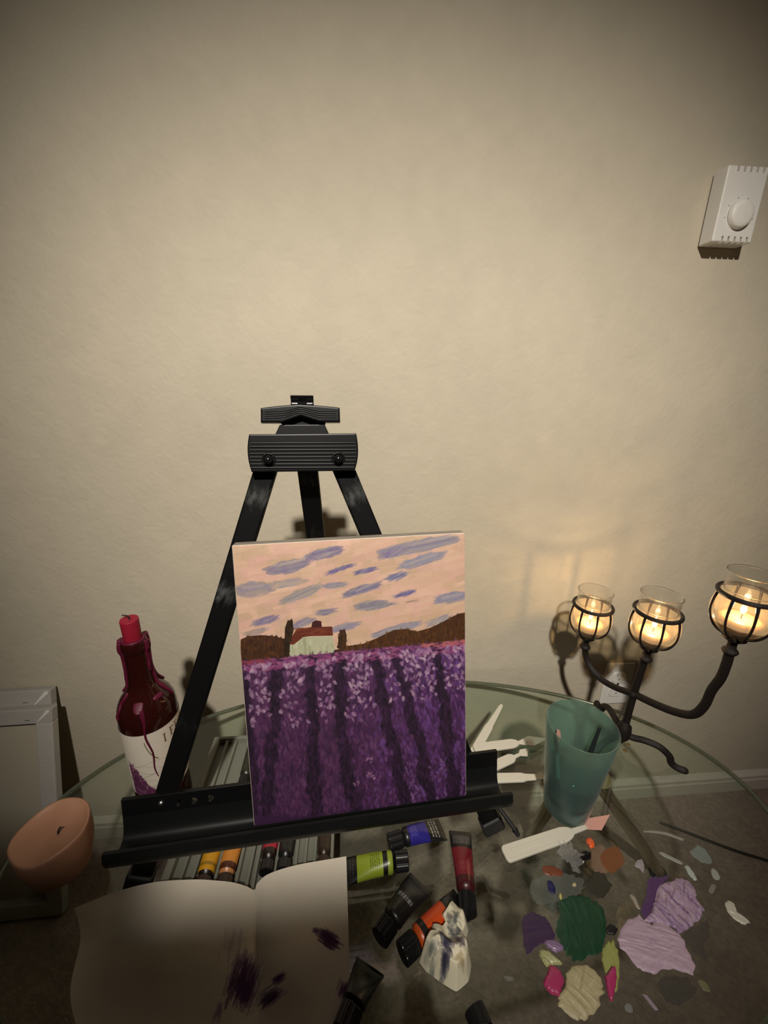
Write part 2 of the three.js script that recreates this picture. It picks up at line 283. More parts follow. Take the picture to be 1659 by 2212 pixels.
  { // top cross bar with a hump in the middle, and its ridges
    const s = new THREE.Shape(), q = px([[567, 885], [600, 880], [648, 877], [698, 880], [730, 884], [731, 908], [690, 908], [668, 901], [650, 895], [632, 901], [610, 909], [567, 909]], 0.012);
    s.moveTo(...q[0]); s.quadraticCurveTo(...q[1], ...q[2]); s.quadraticCurveTo(...q[3], ...q[4]); s.lineTo(...q[5]); s.lineTo(...q[6]); s.quadraticCurveTo(...q[7], ...q[8]); s.quadraticCurveTo(...q[9], ...q[10]); s.lineTo(...q[11]); s.closePath();
    const b = mesh('cross_bar', extrude(s, 0.012, 0.002).translate(0, 0, -0.001), M.black, t);
    for (let i = 0; i < 4; i++) { const pts = [[572, 889], [612, 887], [632, 883 ], [649, 879], [668, 883], [690, 887], [726, 888]].map(([x, y]) => { const c = eInv(x, y + i * 4.6 + (x > 620 && x < 680 ? i * -0.6 : 0), 0.013); return V(c[0], c[1], 0.0128); }); mesh('ridge', new THREE.TubeGeometry(spline(pts), 30, 0.0009, 6), M.black, b); }
  }
  { // spring clip on top
    const a = eInv(628, 852, 0.006), b = eInv(677, 878, 0.006), w = b[0] - a[0], h = a[1] - b[1];
    const prof = poly([[0, 0], [0.004, 0], [0.007, h * 0.35], [0.004, h * 0.55], [0.008, h], [0.005, h + 0.001], [0.001, h * 0.55], [0.003, h * 0.3]]);
    const c = mesh('clip', extrude(prof, w, 0.0004).rotateY(-Math.PI / 2).scale(1, 1, 1).translate(b[0], b[1] - 0.002, 0.0), M.black, t);
    for (const x of [a[0] + 0.004, b[0] - 0.004]) mesh('hinge_pin', rod(V(x - 0.003, b[1] + 0.0025, 0.008), V(x + 0.003, b[1] + 0.0025, 0.008), 0.0016), std({ color: lin(0.2, 0.2, 0.2), roughness: 0.4, metalness: 1 }), c);
  }
  { // tray: punched back plate, hollow shelf, front lip
    const u0 = -0.004, u1 = 0.4625, v0 = 0.1205, v1 = 0.1415;
    const s = poly([[u0, v0], [u1, v0], [u1, v1], [u0, v1]]);
    for (const [x, y] of [[385, 1736], [418, 1731], [454, 1726]]) { const c = eInv(x, y, 0.006), h = new THREE.Path(); h.absarc(c[0], c[1], 0.0042, 0, Math.PI * 2); s.holes.push(h); }
    mesh('tray_back', extrude(s, 0.004, 0.0004).translate(0, 0, 0.0005), M.black, t);
    const prof = new THREE.Shape(); prof.moveTo(0.0042, v0 + 0.003); prof.bezierCurveTo(0.0045, 0.104, 0.004, 0.0925, 0.018, 0.0922); prof.bezierCurveTo(0.036, 0.0925, 0.043, 0.098, 0.0465, 0.1175); prof.lineTo(0.0475, 0.119); prof.lineTo(0.0505, 0.1188); prof.lineTo(0.0512, 0.1085); prof.bezierCurveTo(0.044, 0.091, 0.036, 0.0895, 0.018, 0.0892); prof.bezierCurveTo(0.001, 0.0895, 0.0012, 0.104, 0.001, v0 + 0.003);
    mesh('tray_shelf', extrude(prof, u1 - u0, 0.0006).rotateY(-Math.PI / 2).translate(u1, 0, 0), phy({ color: lin(0.007, 0.0075, 0.0075), roughness: 0.42, specularIntensity: 0.4 }), t);
    const c = eInv(347, 1737, 0.006);
    mesh('screw', lathe([[0, 0.003], [0.002, 0.0027], [0.0034, 0.0012], [0.0036, 0], [0, 0]], 18).rotateX(Math.PI / 2).translate(c[0], c[1], 0.0045), M.steel, t);
    // clamp screw under the right end of the shelf
    const k = V(0.452, 0.084, 0.02), e = V(0.472, 0.058, 0.040);
    mesh('clamp_screw', [rod(V(0.44, 0.088, 0.0), k, 0.004), rod(k, e, 0.0028), rod(e, e.clone().add(V(0.0035, -0.006, 0.004)), 0.0042, 0.0025)], M.blackRubber, t);
    mesh('clamp_nut', rbox(0.434, 0.080, 0.004, 0.447, 0.090, 0.014, 0.002, 2), std({ color: lin(0.22, 0.22, 0.22), roughness: 0.5 }), t);
  }
}

// ------------------------------------------------------------------ the painting on the easel
{
  const corner = [[500, 1178], [1006, 1150], [1008, 1720], [548, 1787]];
  const d = corner.map(([x, y]) => rayOf(x, y));
  // rectangle through the four rays: depths s with s0 d0 - s1 d1 + s2 d2 - s3 d3 = 0, s0 = 1
  const m3 = new THREE.Matrix3().set(-d[1].x, d[2].x, -d[3].x, -d[1].y, d[2].y, -d[3].y, -d[1].z, d[2].z, -d[3].z).invert(), s = d[0].clone().negate().applyMatrix3(m3);
  let K = [d[0].clone(), d[1].clone().multiplyScalar(s.x), d[2].clone().multiplyScalar(s.y), d[3].clone().multiplyScalar(s.z)];
  const CW = 0.268, k = CW / K[1].distanceTo(K[0]); K = K.map((p) => EYE.clone().addScaledVector(p, k));
  const ax = K[1].clone().sub(K[0]).normalize(), CH = K[3].distanceTo(K[0]); let az = ax.clone().cross(K[0].clone().sub(K[3])).normalize(); const ay = az.clone().cross(ax);
  const t = thing('lavender_painting', 'small canvas painting of a lavender field with a red-roofed house', 'painting', K[3]);
  t.quaternion.setFromRotationMatrix(new THREE.Matrix4().makeBasis(ax, ay, az));
  const TW = 1140, TH = Math.round(1140 * CH / CW);
  const map = (X, Y) => { const q = atPlane(480 + X / 2.9625, 1120 + Y / 2.9625, K[0], az).sub(K[3]); return [q.dot(ax) / CW * TW, (1 - q.dot(ay) / CH) * TH]; };
  const r = rng(4242), rr = (a, b) => a + (b - a) * r();
  const paint = (g) => {
    g.fillStyle = '#c4a28c'; g.fillRect(0, 0, TW, TH);
    const pathOf = (pts) => { g.beginPath(); pts.forEach(([x, y], i) => { const [a, b] = map(x, y); i ? g.lineTo(a, b) : g.moveTo(a, b); }); g.closePath(); };
    const dab = (X, Y, len, wid, ang, col, al) => { const [x, y] = map(X, Y); g.save(); g.translate(x, y); g.rotate(ang); g.globalAlpha = al; g.fillStyle = col; g.beginPath(); g.ellipse(0, 0, len, wid, 0, 0, 7); g.fill(); g.restore(); };
    // bristle stroke from a to b
    const stroke = (x0, y0, x1, y1, w, col, al = 0.9, n = 22) => {
      const [a, b] = map(x0, y0), [c, e] = map(x1, y1), dx = c - a, dy = e - b, L = Math.hypot(dx, dy), nx = -dy / L, ny = dx / L; g.lineCap = 'round';
      for (let i = 0; i < n; i++) { const o = (i / (n - 1) - 0.5) * w, j0 = rr(-0.06, 0.05), j1 = rr(-0.05, 0.06), bow = rr(-1, 1) * w * 0.06; g.globalAlpha = al * rr(0.55, 1); g.strokeStyle = col; g.lineWidth = w / n * rr(1.2, 2.2); g.beginPath(); g.moveTo(a + nx * o + dx * j0, b + ny * o + dy * j0); g.quadraticCurveTo(a + dx / 2 + nx * (o + bow), b + dy / 2 + ny * (o + bow), c + nx * o + dx * j1, e + ny * o + dy * j1); g.stroke(); }
      g.globalAlpha = 1;
    };
    // sky: slanting warm strokes
    const skyc = ['#cfa996', '#bb9c80', '#cda398', '#b0967c', '#d6b19c', '#c4998e', '#b8a084'];
    for (let i = 0; i < 520; i++) { const X = rr(30, 1580), Y = rr(80, 860), l = rr(60, 200); stroke(X, Y, X + l, Y - l * rr(0.1, 0.4), rr(18, 46), skyc[Math.floor(r() * 7)], rr(0.16, 0.5), 9); }
    const clouds = [[300, 330, 520, 285, 62, '#7b6e85'], [562, 240, 740, 200, 58, '#726585'], [1030, 215, 1490, 130, 60, '#7c7688'], [1035, 235, 1180, 190, 46, '#74688c'], [1160, 300, 1400, 225, 44, '#7f7f96'], [690, 340, 818, 298, 17, '#4d4684'], [870, 340, 965, 320, 24, '#5a5285'], [1070, 380, 1165, 355, 28, '#67668c'], [672, 430, 770, 420, 30, '#837d8a'], [808, 475, 985, 425, 42, '#6b6684'], [1130, 490, 1212, 468, 22, '#534a86'], [95, 460, 290, 440, 72, '#8d7f86'], [400, 520, 605, 440, 46, '#8e857f'], [330, 420, 510, 400, 40, '#b39a86'], [875, 560, 1035, 545, 42, '#77727f'], [960, 575, 1090, 545, 12, '#77727f'], [1390, 515, 1552, 490, 52, '#7b7a94'], [632, 600, 685, 592, 32, '#6e6580'], [215, 670, 325, 640, 34, '#6f6285'], [455, 690, 565, 650, 34, '#85788a'], [705, 712, 842, 680, 34, '#857a92'], [985, 745, 1245, 672, 40, '#85808f'], [1345, 670, 1450, 630, 38, '#9a908c'], [165, 735, 250, 715, 26, '#a08675'], [1200, 530, 1235, 524, 6, '#a07a5f']];
    for (const [a, b, c, e, w, col] of clouds) {
      const n = Math.max(6, Math.round(Math.hypot(c - a, e - b) / 9)), ang = Math.atan2(e - b, c - a);
      for (let i = 0; i <= n; i++) { const k = i / n, sw = w * 0.5 * Math.pow(Math.sin(Math.PI * (0.12 + 0.76 * k)), 0.6); for (let j = 0; j < 7; j++) dab(a + (c - a) * k + rr(-16, 16), b + (e - b) * k + rr(-0.95, 0.95) * sw, rr(12, 40), sw * rr(0.22, 0.6), ang + rr(-0.3, 0.3), [col, col, '#8a8292', '#94897f'][Math.floor(r() * 4)], rr(0.2, 0.5)); }
      stroke(a, b, c, e, w * 0.55, col, 0.35, 14); for (let i = 0; i < 5; i++) { const o = rr(-0.55, 0.55) * w; stroke(a + rr(0, 60), b + o, c + rr(-50, 20), e + o, w * 0.16, ['#8f8a9c', '#a3998f', '#6e6886', '#988f98', '#b5a397'][i], 0.32, 5); }
    }
    // dark trees and hills
    const woods = (pts, cols, n) => { g.save(); pathOf(pts); g.fillStyle = cols[0]; g.fill(); g.restore(); const xs = pts.map((p) => p[0]), ys = pts.map((p) => p[1]), x0 = Math.min(...xs), x1 = Math.max(...xs), y0 = Math.min(...ys), y1 = Math.max(...ys);
      const inside = (x, y) => { let c = false; for (let i = 0, j = pts.length - 1; i < pts.length; j = i++) if (pts[i][1] > y !== pts[j][1] > y && x < (pts[j][0] - pts[i][0]) * (y - pts[i][1]) / (pts[j][1] - pts[i][1]) + pts[i][0]) c = !c; return c; };
      for (let i = 0; i < n; i++) { const x = rr(x0, x1), y = rr(y0, y1); if (inside(x, y)) dab(x, y, rr(6, 16), rr(2, 6), rr(-1.9, -1.1), cols[1 + Math.floor(r() * (cols.length - 1))], rr(0.3, 0.8)); } };
    woods([[112, 775], [160, 752], [240, 745], [330, 752], [400, 770], [430, 860], [430, 930], [112, 960]], ['#3c2314', '#4b2c17', '#2e1a10', '#57331a', '#452812'], 300);
    woods([[700, 850], [800, 815], [900, 802], [990, 765], [1040, 740], [1100, 712], [1180, 705], [1250, 722], [1330, 700], [1400, 668], [1470, 630], [1520, 606], [1600, 596], [1600, 850], [700, 930]], ['#432714', '#57361a', '#34200f', '#613b1c', '#4e3015'], 800);
    // house
    pathOf([[425, 800], [515, 757], [706, 750], [722, 850], [700, 900], [425, 905]]); g.fillStyle = '#a7a78d'; g.fill();
    for (let i = 0; i < 60; i++) { const X = rr(440, 700), Y = rr(775, 880); stroke(X, Y, X + rr(-6, 10), Y + rr(20, 50), 9, ['#b4b39b', '#98997c', '#8d916f', '#bdbba5'][Math.floor(r() * 4)], 0.4, 5); }
    stroke(522, 765, 532, 890, 12, '#7d8164', 0.5, 6);
    pathOf([[420, 805], [432, 770], [470, 712], [560, 694], [702, 690], [708, 748], [560, 752], [515, 758], [455, 806]]); g.fillStyle = '#5e2a1c'; g.fill();
    for (let i = 0; i < 50; i++) { const X = rr(450, 660), Y = rr(702, 745); stroke(X, Y, X + rr(20, 50), Y - rr(0, 6), 7, ['#6d3322', '#4d2016', '#783a26'][Math.floor(r() * 3)], 0.5, 4); }
    pathOf([[568, 696], [574, 662], [596, 650], [632, 655], [636, 694]]); g.fillStyle = '#3c1a1c'; g.fill();
    woods([[398, 700], [415, 650], [448, 648], [452, 720], [430, 800], [426, 885], [392, 885]], ['#2a1c10', '#37250f', '#1f150c'], 60);
    woods([[735, 830], [752, 715], [785, 706], [796, 750], [790, 835]], ['#3a2415', '#4a2e18', '#2a1a10'], 50);
    // lavender field
    const top = (X) => (X < 700 ? 918 - (X - 120) * 0.1 : 860 - (X - 700) * 0.092);
    pathOf([[60, top(60) + 6], [400, top(400)], [700, top(700)], [1000, top(1000)], [1620, top(1620) - 6], [1640, 2000], [60, 2050]]); g.fillStyle = '#39203f'; g.fill();
    const furrow = [[352, 322, 285], [565, 582, 590], [752, 772, 835], [985, 1075, 1170], [1128, 1245, 1345], [1395, 1440, 1500], [120, 150, 175]];
    const fx = (f, Y) => (Y < 1350 ? f[0] + (f[1] - f[0]) * (Y - 950) / 400 : f[1] + (f[2] - f[1]) * (Y - 1350) / 450);
    const dark = (X, Y) => { const n = X + 60 * (fbm(X * 0.012, Y * 0.012, 44, 3) - 0.5) + 26 * (vnoise(X * 0.05, Y * 0.05, 45) - 0.5); return Math.min(...furrow.map((f) => Math.abs(n - fx(f, Y)))) / (34 + (Y - 900) * 0.012); };
    for (let i = 0; i < 9000; i++) {
      const X = rr(100, 1590), Y = top(X) + rr(0, 1) * (1900 - top(X)), deep = (Y - top(X)) / 950, dk = dark(X, Y);
      const right = Math.max(0, (X - 700) / 900);
      const cols = dk < 1 ? ['#1d1421', '#251726', '#1a131e', '#2d1a2e'] : right > r() * 1.1 ? ['#57306b', '#4a2a5f', '#6a3f80', '#452653', '#7a5290'] : ['#4a2748', '#3d2141', '#5a3556', '#512a50', '#5f3c62'];
      dab(X, Y, rr(8, 24), rr(3, 8), rr(1.2, 1.9) + (X - 800) * -0.00025, cols[Math.floor(r() * cols.length)], rr(0.25, 0.7) * (dk < 1 ? 1 : 0.8));
    }
    for (let i = 0; i < 420; i++) { const X = rr(110, 1580), Y = top(X) + 60 + r() * 900; dab(X, Y, rr(18, 52), rr(7, 20), rr(1.1, 2.0), dark(X, Y) < 1.2 ? ['#1c1320', '#2b1a2c', '#3a2140'][Math.floor(r() * 3)] : X > 1000 ? ['#63397a', '#4b2a5c', '#3a2040', '#75509a', '#2e1a34'][Math.floor(r() * 5)] : ['#5a3358', '#33203a', '#482844', '#2a1a2e', '#64405f'][Math.floor(r() * 5)], rr(0.15, 0.4)); }
    for (let i = 0; i < 520; i++) { const X = rr(110, 1580), Y = top(X) + rr(0, 70); dab(X, Y, rr(8, 22), rr(3, 8), rr(-0.5, 0.6), ['#8a3f6a', '#7a3a68', '#8f4f78', '#6c3360', '#a25c84'][Math.floor(r() * 5)], rr(0.3, 0.7)); }
    for (let i = 0; i < 120; i++) { const X = rr(1280, 1580), Y = top(X) + rr(-6, 22); dab(X, Y, rr(6, 16), rr(2, 5), rr(-0.3, 0.3), '#a95d5c', rr(0.3, 0.6)); }
    for (let i = 0; i < 60; i++) { const X = rr(100, 300), Y = top(X) + rr(-8, 22); dab(X, Y, rr(6, 16), rr(2, 5), rr(-0.3, 0.3), '#7c3340', rr(0.3, 0.6)); }
    // pale flower dabs near the tops of the rows
    for (let i = 0; i < 620; i++) { const X = rr(130, 1580), q = Math.pow(r(), 1.7), Y = top(X) + 30 + q * (X > 1000 ? 330 : 420); if (dark(X, Y) < 0.9) continue; { const th = rr(0.5, 2.4), cl = ['#9a7a96', '#8a6686', '#a68aa2', '#7c5680', '#ad92a6'][Math.floor(r() * 5)]; for (let q = 0; q < 3; q++) dab(X + rr(-7, 7), Y + rr(-7, 7), rr(6, 17), rr(3, 8), th + rr(-0.5, 0.5), cl, rr(0.25, 0.6)); } }
    for (let i = 0; i < 170; i++) { const X = rr(1150, 1560), Y = rr(1550, 1830); if (dark(X, Y) < 0.9) continue; dab(X, Y, rr(6, 18), rr(3, 7), rr(0.6, 2.2), ['#84619a', '#75509a', '#8f6f9c'][Math.floor(r() * 3)], rr(0.2, 0.5)); }
    for (const [X, Y] of [[940, 1550], [950, 1640], [965, 1660], [860, 1700]]) for (let i = 0; i < 8; i++) dab(X + rr(-20, 20), Y + rr(-14, 14), rr(4, 9), rr(3, 5), rr(0, 3), '#a37a98', 0.5);
    g.globalAlpha = 1;
  };
  const tex = canvasTex(TW, TH, (g) => paint(g)); tex.wrapS = tex.wrapT = THREE.ClampToEdgeWrapping;
  const cv = tex.image, px = cv.getContext('2d').getImageData(0, 0, TW, TH).data;
  const bump = canvasTex(570, Math.round(TH / 2), (g, w, h) => { const im = g.createImageData(w, h); for (let y = 0; y < h; y++) for (let x = 0; x < w; x++) { const o = ((Math.min(TH - 1, y * 2)) * TW + x * 2) * 4, l = (px[o] + px[o + 1] + px[o + 2]) / 3, n = (y * w + x) * 4, v = 110 + l * 0.45 + 24 * (vnoise(x * 0.7, y * 0.7, 5) - 0.5); im.data[n] = im.data[n + 1] = im.data[n + 2] = v; im.data[n + 3] = 255; } g.putImageData(im, 0, 0); }, false);
  bump.wrapS = bump.wrapT = THREE.ClampToEdgeWrapping;
  const D = 0.018;
  // stretched canvas body (sides and back), face as a slightly rounded sheet on top
  mesh('canvas_edge', rbox(0, 0, -D, CW, CH, -0.0006, 0.002, 3), std({ color: lin(0.66, 0.58, 0.48), roughness: 0.85, bumpMap: rep(weave, 3, 3), bumpScale: 0.0004 }), t);
  const face = new THREE.PlaneGeometry(CW - 0.002, CH - 0.002, 60, 80).translate(CW / 2, CH / 2, 0), fp = face.attributes.position;
  for (let i = 0; i < fp.count; i++) { const ex = Math.min(fp.getX(i), CW - fp.getX(i)), ey = Math.min(fp.getY(i), CH - fp.getY(i)), e = Math.min(ex, ey); fp.setZ(i, -0.0009 * Math.exp(-e / 0.0018)); }
  face.computeVertexNormals();
  mesh('painted_face', face, phy({ map: tex, bumpMap: bump, bumpScale: 0.0011, roughness: 0.5 }), t).userData.label = 'acrylic lavender rows under a peach sky with grey clouds';
}

// ------------------------------------------------------------------ wine bottle with a candle in its neck
const BOTTLE = V(-0.290, TOP, 0.245);
const bottleR = (y) => { const p = [[0, 0.034], [0.004, 0.0368], [0.17, 0.0370], [0.182, 0.0362], [0.194, 0.0325], [0.204, 0.0255], [0.212, 0.0185], [0.222, 0.0155], [0.24, 0.0146], [0.2685, 0.0142], [0.2690, 0.0158], [0.279, 0.0158], [0.285, 0.0146]]; for (let i = 1; i < p.length; i++) if (y <= p[i][0]) { const k = (y - p[i - 1][0]) / (p[i][0] - p[i - 1][0]); return p[i - 1][1] + (p[i][1] - p[i - 1][1]) * k; } return 0.0146; };
{
  const t = thing('wine_bottle', 'dark wine bottle with a white label, used as a candle holder', 'bottle', BOTTLE);
  const pts = [[0, 0.006], [0.02, 0.003], [0.03, 0.0004]]; for (let i = 0; i <= 110; i++) pts.push([bottleR(i / 110 * 0.285), i / 110 * 0.285]);
  pts.push([0.0112, 0.285], [0.0108, 0.262]);
  const sm = [[0, 0.006], [0.025, 0.002], [0.033, 0.0003], [0.0362, 0.003], [0.037, 0.01], [0.037, 0.165], [0.0368, 0.174], [0.0355, 0.184], [0.0325, 0.193], [0.0275, 0.2015], [0.0215, 0.2085], [0.0175, 0.2155], [0.0157, 0.224], [0.0148, 0.238], [0.0143, 0.268], [0.0145, 0.2692], [0.0158, 0.2698], [0.0160, 0.274], [0.0158, 0.2795], [0.0150, 0.284], [0.0135, 0.2855], [0.0115, 0.285], [0.0110, 0.262]];
  mesh('bottle_glass', lathe(sm, 64), M.bottleGlass, t);
  const lab = canvasTex(1024, 512, (g, w, h) => {
    g.fillStyle = '#c9c0b2'; g.fillRect(0, 0, w, h); const r = rng(9);
    for (let i = 0; i < 900; i++) { g.fillStyle = `rgba(${120 + 60 * r()},${110 + 60 * r()},${105 + 55 * r()},${0.05 + 0.05 * r()})`; g.fillRect(r() * w, r() * h, 2 + 30 * r(), 1 + 2 * r()); }
    g.strokeStyle = 'rgba(90,84,80,0.35)'; g.lineWidth = 3; // washed sketch lines of hills
    for (let k = 0; k < 9; k++) { g.beginPath(); for (let x = 0; x <= w; x += 16) { const y = 250 + k * 27 + 26 * Math.sin(x * 0.011 + k * 1.7) + 16 * (vnoise(x * 0.03, k, 3) - 0.5); x ? g.lineTo(x, y) : g.moveTo(x, y); } g.stroke(); }
    g.strokeStyle = 'rgba(86,80,40,0.9)'; g.lineWidth = 9; g.beginPath(); g.moveTo(372, 60); g.quadraticCurveTo(392, 170, 478, 216); g.stroke();
    g.strokeStyle = 'rgba(130,120,110,0.6)'; g.lineWidth = 6; g.beginPath(); g.moveTo(420, 50); g.lineTo(430, 110); g.stroke();
    g.fillStyle = '#5f3a22'; g.font = 'bold 92px serif'; g.fillText('I', 560, 118); g.fillText('F', 640, 104); g.fillText('E', 712, 96);
    for (let i = 0; i < 420; i++) { const y = 230 + 282 * Math.sqrt(r()), lim = 190 + 240 * Math.pow((y - 230) / 282, 1.4) + 30 * (vnoise(y * 0.05, 2, 8) - 0.5), x = 130 + (lim - 130) * r(); g.fillStyle = ['#4a1238', '#541a44', '#431033', '#5d2a50'][Math.floor(r() * 4)]; g.globalAlpha = 0.25 + 0.4 * r(); g.beginPath(); g.ellipse(x, y, 6 + 22 * r(), 5 + 14 * r(), r() * 3, 0, 7); g.fill(); }
    g.globalAlpha = 1;
  });
  lab.wrapS = lab.wrapT = THREE.ClampToEdgeWrapping;
  const a0 = rad(-95), a1 = rad(95), g = new THREE.CylinderGeometry(0.03725, 0.03725, 0.108, 60, 1, true, a0 + rad(38), a1 - a0); g.translate(0, 0.052 + 0.054, 0);
  mesh('label', g, std({ map: lab, roughness: 0.75 }), t).userData.label = 'white paper label with brown letters and wine-red stain';
  mesh('label_edge', [new THREE.TorusGeometry(0.0372, 0.0003, 6, 90).rotateX(Math.PI / 2).translate(0, 0.1602, 0)], M.darkSlot, t);
}
{
  const t = thing('red_candle', 'short red candle stuck in the wine bottle neck', 'candle', BOTTLE);
  mesh('wax_stick', lathe([[0, 0.264], [0.0105, 0.264], [0.0108, 0.30], [0.0110, 0.314], [0.0104, 0.3158], [0.006, 0.3150], [0, 0.3146]], 32), M.redWax, t);
  mesh('wick', taperTube([V(0, 0.313, 0), V(0.0005, 0.3185, 0), V(-0.002, 0.3215, 0.001), V(-0.0065, 0.3225, 0.002)], [0.0008, 0.0008, 0.0008], 8, 16), M.wick, t);
  const drip = (th, y0, y1, w, wob) => { const P = [], n = 12; for (let i = 0; i <= n; i++) { const y = y0 + (y1 - y0) * i / n, a = rad(th + wob * Math.sin(i * 1.1)), r = bottleR(Math.min(y, 0.2849)) + w * 0.25; P.push(V(Math.sin(a) * r, y, Math.cos(a) * r)); } mesh('wax_drip', taperTube(P, [w * 1.0, w * 1.1, w * 0.85, w * 0.8, w * 1.0, w * 0.6], 10, 48), M.darkWax, t); };
  drip(-66, 0.284, 0.214, 0.0030, 2); drip(-82, 0.286, 0.206, 0.0034, 1.5); drip(-98, 0.285, 0.222, 0.0034, 2); drip(82, 0.284, 0.236, 0.0026, 2); drip(100, 0.282, 0.190, 0.0028, 2);
  drip(-40, 0.212, 0.180, 0.0022, 2); drip(150, 0.285, 0.2, 0.004, 3); drip(200, 0.285, 0.23, 0.004, 3);
  mesh('wax_drip', new THREE.SphereGeometry(0.0072, 20, 16).scale(0.85, 1.5, 0.16).rotateX(rad(-52)).rotateY(rad(12)).translate(0.0053, 0.2005, 0.0275), M.darkWax, t);
  { const P = []; for (let i = 0; i <= 18; i++) { const y = 0.196 - i * 0.0062, a = rad(16 + 2.2 * Math.sin(i * 0.7) + i * 0.5), r = Math.max(bottleR(y), 0.0374) * (y > 0.175 ? bottleR(y) / 0.0374 : 1); P.push(V(Math.sin(a) * r, y, Math.cos(a) * r)); } mesh('wax_drip', taperTube(P, [0.004, 0.002, 0.0014, 0.0013, 0.0012, 0.0010, 0.0006], 8, 70), M.darkWax, t); }
  mesh('wax_drip', new THREE.SphereGeometry(0.008, 20, 14).scale(1, 0.5, 0.35).rotateX(rad(-50)).rotateY(rad(60)).translate(0.0235, 0.2015, 0.0115), M.darkWax, t);
  mesh('wax_collar', new THREE.TorusGeometry(0.0120, 0.0026, 12, 40).rotateX(Math.PI / 2).scale(1, 0.8, 1).translate(0, 0.2855, 0), M.darkWax, t);
}
// ------------------------------------------------------------------ peach candle at the table's left end
{
  const c = V(-0.387, TOP, 0.329), t = thing('pillar_candle', 'wide unlit peach candle with a sunken top', 'candle', c);
  const R = (y) => 0.0315 + 0.0105 * Math.sin(Math.min(1, y / 0.05) * Math.PI / 2), prof = [[0, 0], [0.029, 0], [0.0315, 0.002]];
  for (let i = 1; i <= 14; i++) prof.push([R(i / 14 * 0.064), i / 14 * 0.064]);
  prof.push([0.0405, 0.0662], [0.0385, 0.0652], [0.034, 0.061], [0.02, 0.0585], [0.004, 0.0575], [0, 0.0575]);
  const g = lathe(prof, 56), p = g.attributes.position;
  for (let i = 0; i < p.count; i++) { const x = p.getX(i), z = p.getZ(i), y = p.getY(i), a = Math.atan2(z, x), k = 1 + 0.03 * Math.sin(a * 2 + 1) + 0.015 * Math.sin(a * 5); p.setX(i, x * k); p.setZ(i, z * k); if (y > 0.05) p.setY(i, y + (0.004 * Math.sin(a + 2.2) + 0.002 * Math.sin(a * 3)) * (Math.hypot(x, z) / 0.05)); }
  g.computeVertexNormals(); mesh('wax_body', g, M.peachWax, t);
  mesh('wick', taperTube([V(0.008, 0.0565, 0), V(0.0082, 0.061, 0), V(0.0095, 0.065, -0.001), V(0.0115, 0.067, -0.002)], [0.0012, 0.0012, 0.0011], 8, 14), M.wick, t);
}
// ------------------------------------------------------------------ blank canvases leaning on the wall behind the table
function blankCanvas(name, label, right, width, height, lean, yaw, bw) {
  const t = thing(name, label, 'canvas', right, 'blank canvases leaning on the wall');
  t.rotation.set(-lean, yaw, 0, 'YXZ');
  const D = 0.019;
  const barG = (a, b) => rbox(a[0], a[1], -D / 2, b[0], b[1], D / 2, 0.003, 3);
  mesh('stretcher_bar', barG([-width, height - bw], [0, height]), M.whiteCanvas, t);
  mesh('stretcher_bar', barG([-width, 0], [0, bw]), M.whiteCanvas, t);
  mesh('stretcher_bar', barG([-bw, bw - 0.002], [0, height - bw + 0.002]), M.whiteCanvas, t);
  mesh('stretcher_bar', barG([-width, bw - 0.002], [-width + bw, height - bw + 0.002]), M.whiteCanvas, t);
  mesh('canvas_back', box(-width + 0.004, 0.004, -D / 2 + 0.0005, -0.004, height - 0.004, -D / 2 + 0.0025), M.rawCanvas, t);
  const folds = mesh('corner_fold', extrude(poly([[-bw, height - bw], [-0.004, height - bw * 0.25], [-0.004, height - 0.004], [-bw * 0.3, height - 0.004]]), 0.0006, 0.0003).translate(0, 0, D / 2), M.whiteCanvas, t);
  for (let i = 0; i < 4; i++) mesh('staple', rbox(-bw * 0.62 - i * 0.085 - 0.03, height - bw * 0.72, D / 2 - 0.0002, -bw * 0.62 - i * 0.085 - 0.02, height - bw * 0.68, D / 2 + 0.0005, 0.0003, 1), M.steel, t);
  return t;
}
blankCanvas('blank_canvas', 'blank canvas standing on the carpet with its raw back showing', V(-0.588, 0.004, 0.150), 0.5, 0.425, Math.asin(0.112 / 0.425), rad(1.2), 0.030);
blankCanvas('blank_canvas', 'taller white canvas tucked between the wall and another blank canvas', V(-0.602, 0.004, 0.1275), 0.5, 0.448, Math.asin(0.1150 / 0.448), rad(1.2), 0.034);

